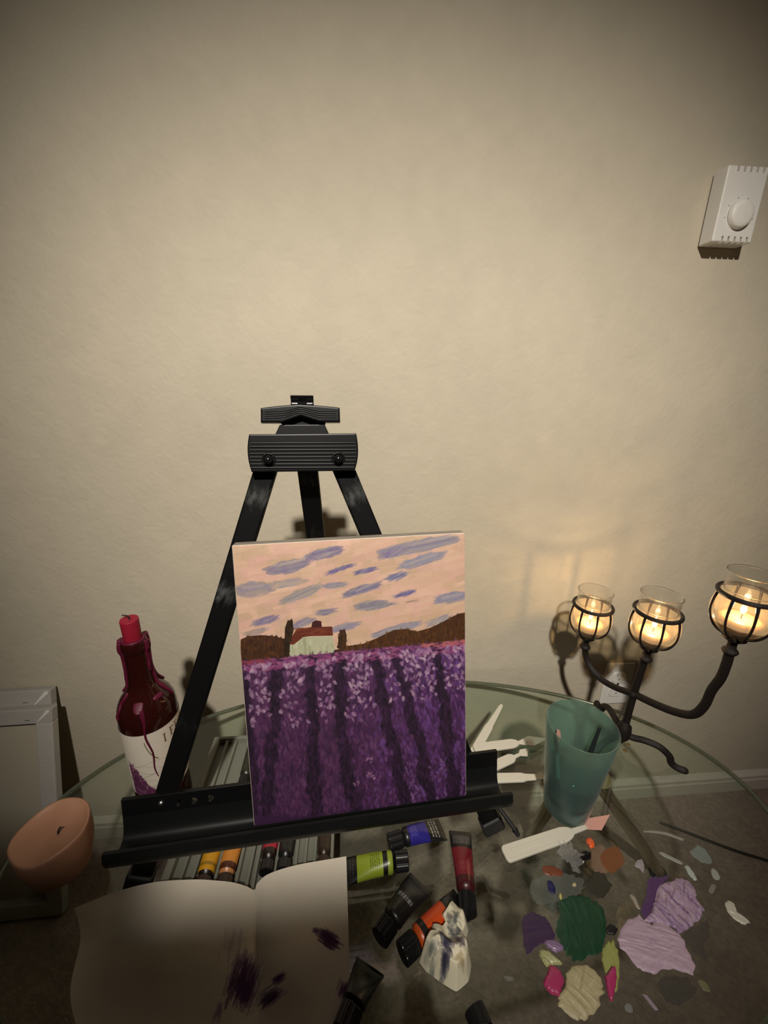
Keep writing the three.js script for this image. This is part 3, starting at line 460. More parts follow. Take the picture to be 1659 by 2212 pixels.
// ------------------------------------------------------------------ three-armed iron candelabra with caged amber globes
const CAND = V(0.469, TOP, 0.208);
{
  const t = thing('candelabra', 'black iron three-light candelabra with caged amber glass globes', 'candelabra', CAND);
  const dir = V(0.43, 0, 0.9).normalize(), arm = (k, y) => dir.clone().multiplyScalar(k).setY(y);
  const feet = [onTable(1466, 1666), onTable(1292, 1530), onTable(1268, 1652)].map((p) => p.sub(CAND).setY(0));
  mesh('stem', taperTube([V(0.001, 0.02, 0), V(0.001, 0.08, 0), V(0.002, 0.14, 0.001), V(0.004, 0.205, 0.003)], [0.0062, 0.0058, 0.0058, 0.0058], 14, 30), M.iron, t);
  mesh('hub', lathe([[0, 0.008], [0.003, 0.010], [0.011, 0.024], [0.0125, 0.036], [0.011, 0.047], [0.0065, 0.052], [0.006, 0.056], [0, 0.056]], 24), M.iron, t);
  for (const f of feet) {
    const d = f.clone().normalize(), L = f.length(), q = (k, y) => d.clone().multiplyScalar(L * k).setY(y);
    mesh('foot', tubeCapped(spline([q(0.02, 0.034), q(0.16, 0.029), q(0.38, 0.033), q(0.62, 0.032), q(0.80, 0.022), q(0.86, 0.010), q(0.97, 0.0056), q(1.08, 0.0062)]), 60, 0.0055), M.iron, t);
  }
  const cups = [[-0.094, 0.145, 0.173], [0.006, 0.187, 0.215], [0.1005, 0.264, 0.292]];
  const armL = spline([arm(0.002, 0.116), arm(-0.03, 0.106), arm(-0.055, 0.105), arm(-0.077, 0.115), arm(-0.089, 0.130), arm(-0.094, 0.147)]);
  const armR = spline([arm(0.0, 0.116), arm(0.03, 0.121), arm(0.06, 0.129), arm(0.083, 0.143), arm(0.0925, 0.168), arm(0.095, 0.197), arm(0.1, 0.222), arm(0.1012, 0.245), arm(0.1005, 0.266)]);
  mesh('arm', tubeCapped(armL, 60, 0.0054), M.iron, t); mesh('arm', tubeCapped(armR, 80, 0.0060), M.iron, t);
  mesh('cross_joint', new THREE.SphereGeometry(0.0082, 20, 14).translate(0.002, 0.116, 0.001), M.iron, t);
  // globe profile, measured up from the cup
  const gR = (y) => 0.0338 * Math.sqrt(Math.max(0, 1 - Math.pow((y - 0.037) / (y < 0.037 ? 0.0385 : 0.052), 2)));
  const ringY = 0.0625;
  cups.forEach(([k, y0, y1], i) => {
    const c = arm(k, 0), at = (g) => g.translate(c.x, y1, c.z);
    mesh('collar', at(lathe([[0, -0.030], [0.0058, -0.030], [0.0085, -0.027], [0.0095, -0.0245], [0.0085, -0.022], [0.0058, -0.0195], [0.0052, -0.013], [0.006, -0.009], [0.010, -0.0065], [0.0135, -0.004], [0.0135, -0.001], [0.011, 0.0015], [0.009, 0.004], [0, 0.004]], 28)), M.iron, t);
    const cage = mesh('cage_ring', at(new THREE.TorusGeometry(gR(ringY) + 0.0022, 0.0028, 12, 60).rotateX(Math.PI / 2).scale(1, 1.15, 1).translate(0, ringY, 0)), M.iron, t);
    for (let n = 0; n < 8; n++) {
      const a = n / 8 * Math.PI * 2 + 0.28 + i * 0.1, P = []; for (let j = 0; j <= 12; j++) { const y = 0.001 + (ringY - 0.001) * j / 12, r = gR(y) + 0.0008; P.push(V(Math.cos(a) * r, y, Math.sin(a) * r)); }
      mesh('cage_rib', at(taperTube(P, [0.0021, 0.0016, 0.0015, 0.0017, 0.0023], 8, 28)), M.iron, cage);
    }
    // blown glass that swells a little between the ribs
    const prof = []; for (let j = 0; j <= 26; j++) { const y = 0.0005 + (ringY - 0.0005) * j / 26; prof.push([gR(y), y]); }
    const g = lathe(prof, 96), p = g.attributes.position;
    for (let v = 0; v < p.count; v++) { const x = p.getX(v), z = p.getZ(v), y = p.getY(v), th = Math.atan2(z, x) - 0.28 - i * 0.1, s = 1 + 0.05 * Math.abs(Math.sin(th * 4)) * Math.sin(Math.PI * y / ringY) - 0.012; p.setX(v, x * s); p.setZ(v, z * s); }
    g.computeVertexNormals(); mesh('amber_globe', at(g), M.amberGlass, t).userData.label = 'amber blown glass globe between iron ribs';
    // clear insert, wax and flame are things of their own
    const place = ['lower', 'middle', 'upper'][i];
    const base = CAND.clone().add(V(c.x, y1, c.z));
    const cup = thing('votive_glass', `clear glass votive cup inside the ${place} globe of the candelabra`, 'glass cup', base, 'votive cups');
    mesh('glass_wall', lathe([[0, 0.0065], [0.014, 0.0065], [0.0205, 0.010], [0.0245, 0.020], [0.0258, 0.034], [0.0264, 0.060], [0.0282, 0.0905], [0.0270, 0.0905], [0.0252, 0.060], [0.0246, 0.034], [0.0233, 0.021], [0.0195, 0.0115], [0.013, 0.0083], [0, 0.0083]], 60), M.clearGlass, cup);
    mesh('glass_lip', new THREE.TorusGeometry(0.0278, 0.0012, 12, 64).rotateX(Math.PI / 2).translate(0, 0.0912, 0), M.solidGlass, cup);
    mesh('glass_step', new THREE.TorusGeometry(0.0266, 0.0008, 10, 64).rotateX(Math.PI / 2).translate(0, 0.0675, 0), M.solidGlass, cup);
    const w = thing('votive_candle', `lit amber votive candle in the ${place} globe of the candelabra`, 'candle', base, 'lit votive candles');
    mesh('wax', lathe([[0, 0.0088], [0.0125, 0.0088], [0.0190, 0.012], [0.0228, 0.0212], [0.0236, 0.0275], [0.017, 0.0268], [0.004, 0.0262], [0, 0.0262]], 40), M.meltedWax, w);
    mesh('wick', rod(V(0, 0.0255, 0), V(0.0006, 0.034, 0), 0.0008, 0.0007, 8), M.wick, w);
    mesh('flame', lathe([[0, 0.0335], [0.0022, 0.0355], [0.0034, 0.039], [0.0032, 0.043], [0.0018, 0.0485], [0, 0.0535]], 20), M.flame, w);
    const L = new THREE.PointLight(lin(1.0, 0.76, 0.48), CANDLE_POWER, 0, 2); L.position.copy(base).add(V(0, 0.0425, 0)); L.castShadow = true; L.shadow.radius = 0.16; scene.add(L);
  });
}
// ------------------------------------------------------------------ teal tumbler with rinse water and brushes
const CUP = V(0.318, TOP, 0.303);
{
  const H = 0.158, r0 = 0.032, r1 = 0.0475, R = (y) => r0 + (r1 - r0) * y / H;
  const t = mesh('tumbler', lathe([[0, 0.0012], [r0 - 0.003, 0.0008], [r0, 0.003], [R(0.05), 0.05], [R(0.1), 0.1], [r1, H - 0.0008], [r1 - 0.0008, H], [r1 - 0.0018, H - 0.0008], [R(0.1) - 0.0018, 0.1], [R(0.05) - 0.0018, 0.05], [r0 - 0.0025, 0.005], [0, 0.004]], 64), M.teal);
  t.position.copy(CUP); tag(t, 'tall translucent teal plastic tumbler holding brushes and dirty water', 'cup');
  const lv = 0.074, e = 0.0022;
  const w = mesh('rinse_water', lathe([[0, 0.0045], [r0 - 0.003, 0.0052], [R(0.03) - e, 0.03], [R(lv) - e, lv], [0, lv]], 56), M.water); w.position.copy(CUP);
  tag(w, 'murky dark rinse water filling the lower half of the teal tumbler', 'water');
  const rim = (px, py, h) => atHeight(px, py, TOP + h).sub(CUP);
  const brush = (label, top, low, r, tipMat) => {
    const b = thing('paint_brush', label, 'brush', CUP, 'brushes in the tumbler'), d = low.clone().sub(top).normalize(), k = (s) => top.clone().addScaledVector(d, s), L = low.distanceTo(top);
    mesh('handle', taperTube([k(0), k(L * 0.3), k(L * 0.66)], [r * 0.75, r * 1.15, r * 0.9], 12, 24), phy({ color: lin(0.012, 0.014, 0.014), roughness: 0.22, clearcoat: 0.6 }), b);
    mesh('ferrule', rod(k(L * 0.655), k(L * 0.82), r * 0.95, r * 1.05, 16), M.steel, b);
    mesh('bristles', taperTube([k(L * 0.815), k(L * 0.9), k(L)], [r * 1.0, r * 1.3, r * 0.4], 12, 14), std({ color: lin(0.09, 0.05, 0.03), roughness: 0.8 }), b);
    if (tipMat) mesh('handle_tip', new THREE.SphereGeometry(r * 1.05, 18, 12).scale(1, 1.9, 1).applyQuaternion(new THREE.Quaternion().setFromUnitVectors(V(0, 1, 0), d)).translate(top.x, top.y, top.z), tipMat, b);
  };
  brush('slim black brush leaning across the inside of the teal tumbler', V(0.037, 0.139, -0.012), V(-0.004, 0.010, 0.013), 0.0030);
  brush('short dark brush sunk low in the teal tumbler', V(-0.012, 0.098, 0.010), V(0.012, 0.009, -0.008), 0.0034);
  { // palette knife standing against the left wall of the tumbler
    const k = thing('painting_knife', 'black painting knife with peach paint standing against the tumbler wall', 'palette knife', CUP);
    const top = V(-0.0405, 0.156, 0.004), low = V(-0.018, 0.012, 0.014), d = low.clone().sub(top).normalize(), z = V(0.55, 0.1, 0.83).addScaledVector(d, -d.dot(V(0.55, 0.1, 0.83))).normalize(), x = d.clone().negate().cross(z);
    const m = new THREE.Matrix4().makeBasis(x, d.clone().negate(), z).setPosition(top);
    mesh('blade', extrude(poly([[0, 0], [-0.005, -0.006], [-0.006, -0.018], [-0.0015, -0.042], [0.0015, -0.042], [0.006, -0.018], [0.005, -0.006]]), 0.0012, 0.0003).applyMatrix4(m), phy({ color: lin(0.02, 0.03, 0.028), roughness: 0.12, clearcoat: 1 }), k);
    mesh('paint_smear', extrude(poly([[0.0005, 0.001], [-0.0012, -0.01], [0.001, -0.022], [0.0042, -0.020], [0.0058, -0.012], [0.0045, -0.003]]), 0.0015, 0.0005).translate(0, 0, 0.0014).applyMatrix4(m), M.pinkPaint, k);
    mesh('handle', rod(top.clone().addScaledVector(d, 0.041), low, 0.0026, 0.0036, 12), M.knifeWhite, k);
  }
}
// ------------------------------------------------------------------ white plastic palette knives
function paletteKnife(label, a, b, kind, w = 0.0125, bladeMat = M.knifeBlade, lift = 0.0026) {
  const A = onTable(...a), B = onTable(...b), d = B.clone().sub(A), L = d.length(); d.normalize();
  const t = thing('palette_knife', label, 'palette knife', A); t.position.y = TOP + lift;
  t.quaternion.setFromRotationMatrix(new THREE.Matrix4().makeBasis(d, d.clone().cross(V(0, 0, 0)).set(-d.z, 0, d.x).negate(), V(0, 1, 0)));
  const h = w / 2, hl = L * (kind === 'long' ? 0.56 : 0.60), nk = kind === 'long' ? 2.2 : 1, s = new THREE.Shape();
  s.moveTo(0.004, -h); s.lineTo(hl * 0.86, -h * 0.92); s.quadraticCurveTo(hl * 0.95, -h * 0.8, hl, -h * 0.42); s.lineTo(hl, h * 0.42); s.quadraticCurveTo(hl * 0.95, h * 0.8, hl * 0.86, h * 0.92); s.lineTo(0.004, h); s.quadraticCurveTo(-0.001, h, 0, 0); s.quadraticCurveTo(-0.001, -h, 0.004, -h);
  mesh('handle', extrude(s, 0.0024, 0.0012).translate(0, 0, -0.0012), M.knifeWhite, t);
  mesh('groove', rbox(hl * 0.1, -h * 0.35, 0.0022, hl * 0.7, h * 0.35, 0.0029, 0.0003, 1), M.knifeWhite, t);
  mesh('neck', extrude(poly([[hl - 0.002, -h * 0.36 * nk], [hl + L * 0.14, -h * 0.24 * nk], [hl + L * 0.14, h * 0.24 * nk], [hl - 0.002, h * 0.36 * nk]]), 0.0018, 0.0005).translate(0, 0, -0.0008), M.knifeWhite, t);
  const x0 = hl + L * 0.13, bl = kind === 'diamond' ? [[x0, -h * 0.25], [x0 + (L - x0) * 0.42, -h * 1.0], [L, h * 0.5], [x0 + (L - x0) * 0.30, h * 0.95], [x0, h * 0.25]] : kind === 'long' ? [[x0 - L * 0.1, -h * 0.8], [L - 0.008, -h * 0.5], [L - 0.002, -h * 0.3], [L, 0], [L - 0.002, h * 0.3], [L - 0.008, h * 0.5], [x0 - L * 0.1, h * 0.8]] : [[x0 - L * 0.1, -h * 0.35], [x0 + 0.008, -h * 1.25], [x0 + (L - x0) * 0.5, -h * 0.9], [L, -h * 0.2], [L, h * 0.2], [x0 + (L - x0) * 0.5, h * 0.9], [x0 + 0.008, h * 1.25], [x0 - L * 0.1, h * 0.35]];
  mesh('blade', extrude(poly(bl), 0.0009, 0.0003).translate(0, 0, -0.0004), bladeMat, t);
  return t;
}
paletteKnife('white palette knife pointing at the wall from behind the easel tray', [1024, 1628], [1084, 1524], 'long', 0.0135, M.knifeWhite);
paletteKnife('white palette knife with a broad grey blade pointing at the teal tumbler', [1024, 1625], [1176, 1604], 'spade', 0.016, M.knifeBlade, 0.0078);
paletteKnife('white palette knife slanting under the broad-bladed one by the easel tray', [1052, 1664], [1146, 1622], 'diamond', 0.0150, M.knifeWhite);
paletteKnife('white palette knife handle lying between the easel tray and teal tumbler', [1060, 1684], [1196, 1680], 'long', 0.0135, M.knifeBlade);
paletteKnife('white palette knife with a peach diamond blade in front of the tumbler', [1090, 1849], [1322, 1770], 'diamond', 0.0185, M.pinkPaint);

// ------------------------------------------------------------------ acrylic paint tubes
function tubeTex(base, bands, text) {               // v runs from the crimp (0) to the shoulder (1)
  return canvasTex(256, 512, (g, w, h) => {
    g.fillStyle = base; g.fillRect(0, 0, w, h); const r = rng(bands.length * 31 + h);
    for (const [v0, v1, c] of bands) { g.fillStyle = c; g.fillRect(0, h * (1 - v1), w, h * (v1 - v0)); }
    for (const [u0, u1, v0, v1, c, rows] of text) for (let i = 0; i < rows; i++) { let x = u0 * w; const y = h * (1 - v1) + (i + 0.5) * h * (v1 - v0) / rows; while (x < u1 * w) { const l = 3 + 9 * r(); g.fillStyle = c; g.fillRect(x, y, Math.min(l, u1 * w - x), h * (v1 - v0) / rows * 0.42); x += l + 3; } }
  });
}
function paintTube(label, crimp, capEnd, r, map, capMat, opt = {}) {
  const A = onTable(...crimp, opt.lift ?? 0), B = onTable(...capEnd, opt.lift ?? 0), d = B.clone().sub(A), L = d.length(); d.normalize();
  const t = thing('paint_tube', label, 'paint tube', A, opt.group);
  const side = V(-d.z, 0, d.x).negate(); t.quaternion.setFromRotationMatrix(new THREE.Matrix4().makeBasis(d, V(0, 1, 0), d.clone().cross(V(0, 1, 0))));
  const capL = opt.cap ?? L * 0.2, bodyL = L - capL, rc = opt.rc ?? r * 0.82;
  const secs = [[0, r * 1.35, 0.0011], [0.05, r * 1.35, 0.0012], [0.09, r * 1.33, 0.0022], [0.3, r * 1.24, r * 0.55], [0.6, r * 1.1, r * 0.85], [0.88, r, r], [0.93, r, r], [0.97, r * 0.8, r * 0.8], [1, r * 0.5, r * 0.5]];
  const N = 40, pos = [], uv = [], idx = [];
  secs.forEach(([k, a, b], i) => { for (let j = 0; j <= N; j++) { const th = j / N * Math.PI * 2; const cyl = r * 0.35 + (r - r * 0.35) * Math.min(1, k / 0.85); pos.push(k * bodyL, Math.max(b, 0.0012) * Math.cos(th) + Math.max(b, Math.min(cyl, r)) * (k > 0.9 ? 0 : 1) * 0 + (k > 0.9 ? r : Math.max(b, 0.0012)), a * Math.sin(th)); uv.push(j / N, k); } });
  for (let i = 0; i < secs.length - 1; i++) for (let j = 0; j < N; j++) { const a = i * (N + 1) + j; idx.push(a, a + N + 1, a + 1, a + 1, a + N + 1, a + N + 2); }
  const c0 = pos.length / 3; pos.push(0, 0.0012, 0); uv.push(0.5, 0); for (let j = 0; j < N; j++) idx.push(c0, j, j + 1);
  const g = new THREE.BufferGeometry(); g.setAttribute('position', new THREE.Float32BufferAttribute(pos, 3)); g.setAttribute('uv', new THREE.Float32BufferAttribute(uv, 2)); g.setIndex(idx); g.computeVertexNormals();
  mesh('tube_body', g, phy({ map, roughness: 0.38, clearcoat: 0.3, clearcoatRoughness: 0.3, side: THREE.DoubleSide }), t);
  const flutes = new THREE.Shape(); for (let i = 0; i <= 72; i++) { const a = i / 72 * Math.PI * 2, q = rc * (1 - 0.035 * (i % 2)); i ? flutes.lineTo(Math.cos(a) * q, Math.sin(a) * q) : flutes.moveTo(q, 0); }
  mesh('cap', extrude(flutes, capL - 0.003, 0.0012).rotateY(Math.PI / 2).translate(bodyL + 0.001, Math.max(r, rc + 0.0012), 0), capMat, t);
  if (opt.roll) t.rotateX(opt.roll);
  return t;
}
const black = '#131314', capBlack = phy({ color: lin(0.008, 0.008, 0.009), roughness: 0.25 });
const UPV = 0.0; // cos(th)=1 is the upper side: u = 0 and u = 1
const topText = (v0, v1, c, rows, w = 0.14) => [[0, w, v0, v1, c, rows], [1 - w, 1, v0, v1, c, rows]];
paintTube('blue acrylic paint tube with black ends in front of the easel tray', [956, 1792], [838, 1834], 0.0115, tubeTex(black, [[0.40, 0.86, '#241d78']], [...topText(0.14, 0.36, '#8f8f8a', 3), ...topText(0.66, 0.82, '#5c57a0', 4, 0.1)]), capBlack, { cap: 0.02 });
paintTube('dark red acrylic paint tube with a square black crimp', [993, 1798], [1010, 1992], 0.0115, tubeTex(black, [[0.34, 0.80, '#6e1122'], [0.80, 1, '#3d0c14']], [...topText(0.10, 0.28, '#77777d', 7), ...topText(0.60, 0.74, '#8d3547', 4, 0.1)]), capBlack, { cap: 0.021 });
paintTube('lime green acrylic paint tube with black bands beside the paper sheet', [730, 1890], [882, 1872], 0.0125, tubeTex(black, [[0.33, 0.78, '#93a62e'], [0.86, 0.95, '#8c9d34']], [...topText(0.04, 0.3, '#3a3b3c', 5), ...topText(0.56, 0.74, '#4f5a24', 5, 0.1)]), capBlack, { cap: 0.018 });
paintTube('all black paint tube with a small grey label, between lime and orange tubes', [908, 1908], [818, 2044], 0.0125, tubeTex('#161617', [], [...topText(0.16, 0.36, '#3c3c3d', 5), ...topText(0.48, 0.70, '#76777a', 1, 0.13)]), capBlack, { cap: 0.020 });
paintTube('orange acrylic paint tube under the crumpled tissue', [1000, 1952], [866, 2078], 0.0130, tubeTex(black, [[0.36, 0.80, '#c04310'], [0.90, 0.98, '#b04a17']], [...topText(0.14, 0.3, '#5d5e60', 4)]), capBlack, { cap: 0.020 });
paintTube('black paint tube half covered by the stained paper sheet', [800, 2088], [740, 2250], 0.0125, tubeTex('#151516', [[0.1, 0.12, '#55565a']], [...topText(0.18, 0.42, '#3f4042', 6)]), capBlack, { cap: 0.02 });
paintTube('black paint tube cap poking up beside the cream paint puddle', [1062, 2290], [1020, 2188], 0.0115, tubeTex('#151516', [], topText(0.3, 0.5, '#3f4042', 4)), capBlack, { cap: 0.018 });

// ------------------------------------------------------------------ plastic tray of paint tubes below the easel
{
  const x0 = -0.2465, x1 = -0.031, z0 = 0.150, z1 = 0.385, h = 0.013, c = V((x0 + x1) / 2, TOP + 0.0003, (z0 + z1) / 2);
  const t = thing('paint_tray', 'grey plastic insert tray with grooves for paint tubes', 'tray', c);
  const X = (x1 - x0) / 2, Z = (z1 - z0) / 2;
  mesh('tray_floor', rbox(-X, 0, -Z, X, 0.0016, Z, 0.0006, 1), M.trayPlastic, t);
  for (const [a, b, e, f] of [[-X, -X + 0.010, -Z, Z], [X - 0.004, X, -Z, Z], [-X + 0.010, X - 0.004, -Z, -Z + 0.006], [-X + 0.010, X - 0.004, Z - 0.004, Z]]) mesh('rim', rbox(a, 0.0012, e, b, h, f, 0.0012, 2), M.trayPlastic, t);
  for (const x of [-0.0845, -0.0695, -0.0405, -0.0135, 0.0005, 0.0085, 0.0335, 0.0585, 0.0705, 0.0830]) mesh('divider', rbox(x - 0.0022, 0.0012, -Z + 0.006, x + 0.0022, h * 0.82, Z - 0.004, 0.0011, 2), M.trayPlastic, t);
  const gp = 'tubes in the grooved tray', lift = 0.0018;
  const inTray = (label, x, zc, zk, r, map, cap) => { // crimp at zc, cap towards zk
    const A = V(c.x + x, TOP + lift, zc), B = V(c.x + x, TOP + lift, zk), q = (p) => { const e = p.clone().sub(EYE), k = e.dot(cam.F); return [829.5 + FOCAL * e.dot(cam.R) / k, 1106 - FOCAL * e.dot(cam.U) / k]; };
    return paintTube(label, q(A), q(B), r, map, cap, { lift, cap: 0.0135, group: gp });
  };
  const bronze = phy({ color: lin(0.030, 0.014, 0.010), roughness: 0.3 });
  inTray('yellow paint tube with a dark cap in the grooved tray', -0.0535, 0.268, 0.379, 0.0105, tubeTex('#c48d12', [[0, 0.1, '#6b5a20'], [0.86, 0.90, '#8d6a10'], [0.95, 1, '#1c100c']], [...topText(0.66, 0.74, '#9c7112', 2, 0.1)]), bronze);
  inTray('golden orange paint tube with a dark cap in the grooved tray', -0.0275, 0.266, 0.379, 0.0105, tubeTex('#c9822f', [[0, 0.1, '#5d4520'], [0.88, 0.95, '#4a2313'], [0.95, 1, '#c08050']], [...topText(0.58, 0.68, '#8a5015', 2, 0.06)]), bronze);
  inTray('crimson paint tube in the grooved tray', 0.0225, 0.262, 0.366, 0.0098, tubeTex('#a01a33', [[0.86, 1, '#1a0c0d']], []), capBlack);
  inTray('black paint tube with a pale label in the grooved tray', 0.0445, 0.262, 0.366, 0.0098, tubeTex('#101214', [], topText(0.42, 0.68, '#7e8587', 1, 0.12)), capBlack);
  inTray('brown paint tube in the last groove of the tray', 0.0950, 0.262, 0.366, 0.0088, tubeTex('#2a1a12', [], []), bronze);
  inTray('dark green paint tube at the far end of the tray', -0.036, 0.158, 0.244, 0.0095, tubeTex('#20241d', [[0, 0.08, '#15170f']], []), capBlack);
  inTray('pale ochre paint tube at the far end of the tray', -0.0095, 0.166, 0.246, 0.0095, tubeTex('#9f8a4e', [[0.0, 0.25, '#24221d'], [0.8, 1, '#2a2420']], []), capBlack);
}

// ------------------------------------------------------------------ paint-stained paper sheet lying over the tray's end
{
  // far edge as seen, near edge beyond the frame; the sheet humps twice with a valley between
  const edge = [[160, 1962], [240, 1930], [330, 1906], [420, 1900], [490, 1904], [530, 1913], [549, 1922], [556, 1908], [580, 1888], [630, 1871], [690, 1860], [748, 1850]];
  const hgt = [0.004, 0.022, 0.031, 0.029, 0.0255, 0.0215, 0.0185, 0.021, 0.0245, 0.026, 0.0255, 0.024];
  const far = spline(edge.map(([x, y], i) => onTable(x, y, hgt[i])), false, 0.5);
  const nearPts = edge.map((e, i) => { const k = i / (edge.length - 1); return onTable(172 + (764 - 172) * ((edge[i][0] - 160) / 588), 2380 + 10 * k, 0.002); });
  const near = spline(nearPts);
  const NU = 90, NV = 70, pos = [], uv = [], idx = [];
  for (let j = 0; j <= NV; j++) for (let i = 0; i <= NU; i++) {
    const u = i / NU, v = j / NV, a = far.getPoint(u), b = near.getPoint(u), p = a.clone().lerp(b, v);
    const fall = Math.pow(1 - v, 1.2), hump = 0.010 * Math.exp(-Math.pow((u - 0.82) / 0.13, 2) - Math.pow((v - 0.55) / 0.2, 2)) + 0.006 * Math.exp(-Math.pow((u - 0.3) / 0.2, 2) - Math.pow((v - 0.5) / 0.25, 2));
    const crease = -0.004 * Math.exp(-Math.pow((u - 0.66 + 0.28 * v) / 0.05, 2)) * Math.min(1, v * 4);
    let y = TOP + 0.0022 + (a.y - TOP - 0.0022) * fall + hump + crease * fall + 0.0016 * (fbm(u * 9, v * 9, 61, 3) - 0.5) * (1 - 0.5 * v);
    p.y = Math.max(y, TOP + 0.0012); p.x += (u < 0.06 ? 0.006 * Math.sin(v * 9) * (1 - u / 0.06) : 0);
    pos.push(p.x, p.y, p.z); uv.push(u, 1 - v);
  }
  for (let j = 0; j < NV; j++) for (let i = 0; i < NU; i++) { const a = j * (NU + 1) + i; idx.push(a, a + NU + 1, a + 1, a + 1, a + NU + 1, a + NU + 2); }
  const g = new THREE.BufferGeometry(); g.setAttribute('position', new THREE.Float32BufferAttribute(pos, 3)); g.setAttribute('uv', new THREE.Float32BufferAttribute(uv, 2)); g.setIndex(idx); g.computeVertexNormals();
  const tex = canvasTex(1024, 1024, (q, w, h) => {
    q.fillStyle = '#d8d0c2'; q.fillRect(0, 0, w, h); const r = rng(55);
    for (let i = 0; i < 5000; i++) { q.fillStyle = `rgba(${r() > 0.5 ? '255,250,240' : '150,140,125'},${0.03 + 0.04 * r()})`; q.fillRect(r() * w, r() * h, 1 + 3 * r(), 1 + 3 * r()); }
    // stains are placed where the photo shows them: pixel -> sheet coordinate
    const uvOf = (x, y) => { const top = (() => { for (let i = 1; i < edge.length; i++) if (x <= edge[i][0]) { const k = (x - edge[i - 1][0]) / (edge[i][0] - edge[i - 1][0]); return edge[i - 1][1] + (edge[i][1] - edge[i - 1][1]) * k; } return 1850; })(); const a = onTable(x, top, 0.015), b = onTable(x, 2380), p = onTable(x, y, 0.010); let ui = 0; for (let i = 1; i < edge.length; i++) if (x > edge[i - 1][0]) ui = i - 1 + Math.min(1, (x - edge[i - 1][0]) / (edge[i][0] - edge[i - 1][0])); return [ui / (edge.length - 1), (p.z - a.z) / (b.z - a.z)]; };
    const wipe = (cx, cy, len, wid, ang, n, col, al) => { for (let i = 0; i < n; i++) { const a = (r() + r() + r() - 1.5) * wid, l = (0.5 + r()) * len * 0.5, s = (r() + r() - 1) * len * 0.4, x = cx + Math.cos(ang) * s - Math.sin(ang) * a, y = cy + Math.sin(ang) * s + Math.cos(ang) * a; const [u0, v0] = uvOf(x - Math.cos(ang) * l / 2, y - Math.sin(ang) * l / 2), [u1, v1] = uvOf(x + Math.cos(ang) * l / 2, y + Math.sin(ang) * l / 2); q.strokeStyle = col; q.globalAlpha = al * (0.3 + 0.7 * r()); q.lineCap = 'round'; q.lineWidth = 3 + 7 * r(); q.beginPath(); q.moveTo(u0 * w, v0 * h); q.lineTo(u1 * w, v1 * h); q.stroke(); } q.globalAlpha = 1; };
    wipe(520, 2125, 90, 30, -1.25, 260, '#3e2150', 0.35); wipe(530, 2085, 60, 26, -1.1, 120, '#4b2c5c', 0.28); wipe(500, 2040, 80, 24, -1.45, 60, '#7b6f82', 0.14);
    wipe(575, 2150, 55, 14, -0.6, 90, '#3e2150', 0.3); wipe(598, 2113, 30, 8, -0.5, 46, '#3e2150', 0.35); wipe(705, 2025, 46, 14, 0.55, 130, '#43234f', 0.4); wipe(678, 2010, 14, 6, 0.9, 20, '#43234f', 0.3); wipe(735, 2128, 34, 14, -1.2, 70, '#5a3a66', 0.26); wipe(462, 2180, 40, 8, -1.2, 24, '#6a4a70', 0.2);
  });
  tex.wrapS = tex.wrapT = THREE.ClampToEdgeWrapping;
  tag(mesh('paper_sheet', g, std({ map: tex, roughness: 0.92, side: THREE.DoubleSide })), 'creased off-white paper towel sheet with purple paint stains', 'paper towel');
}
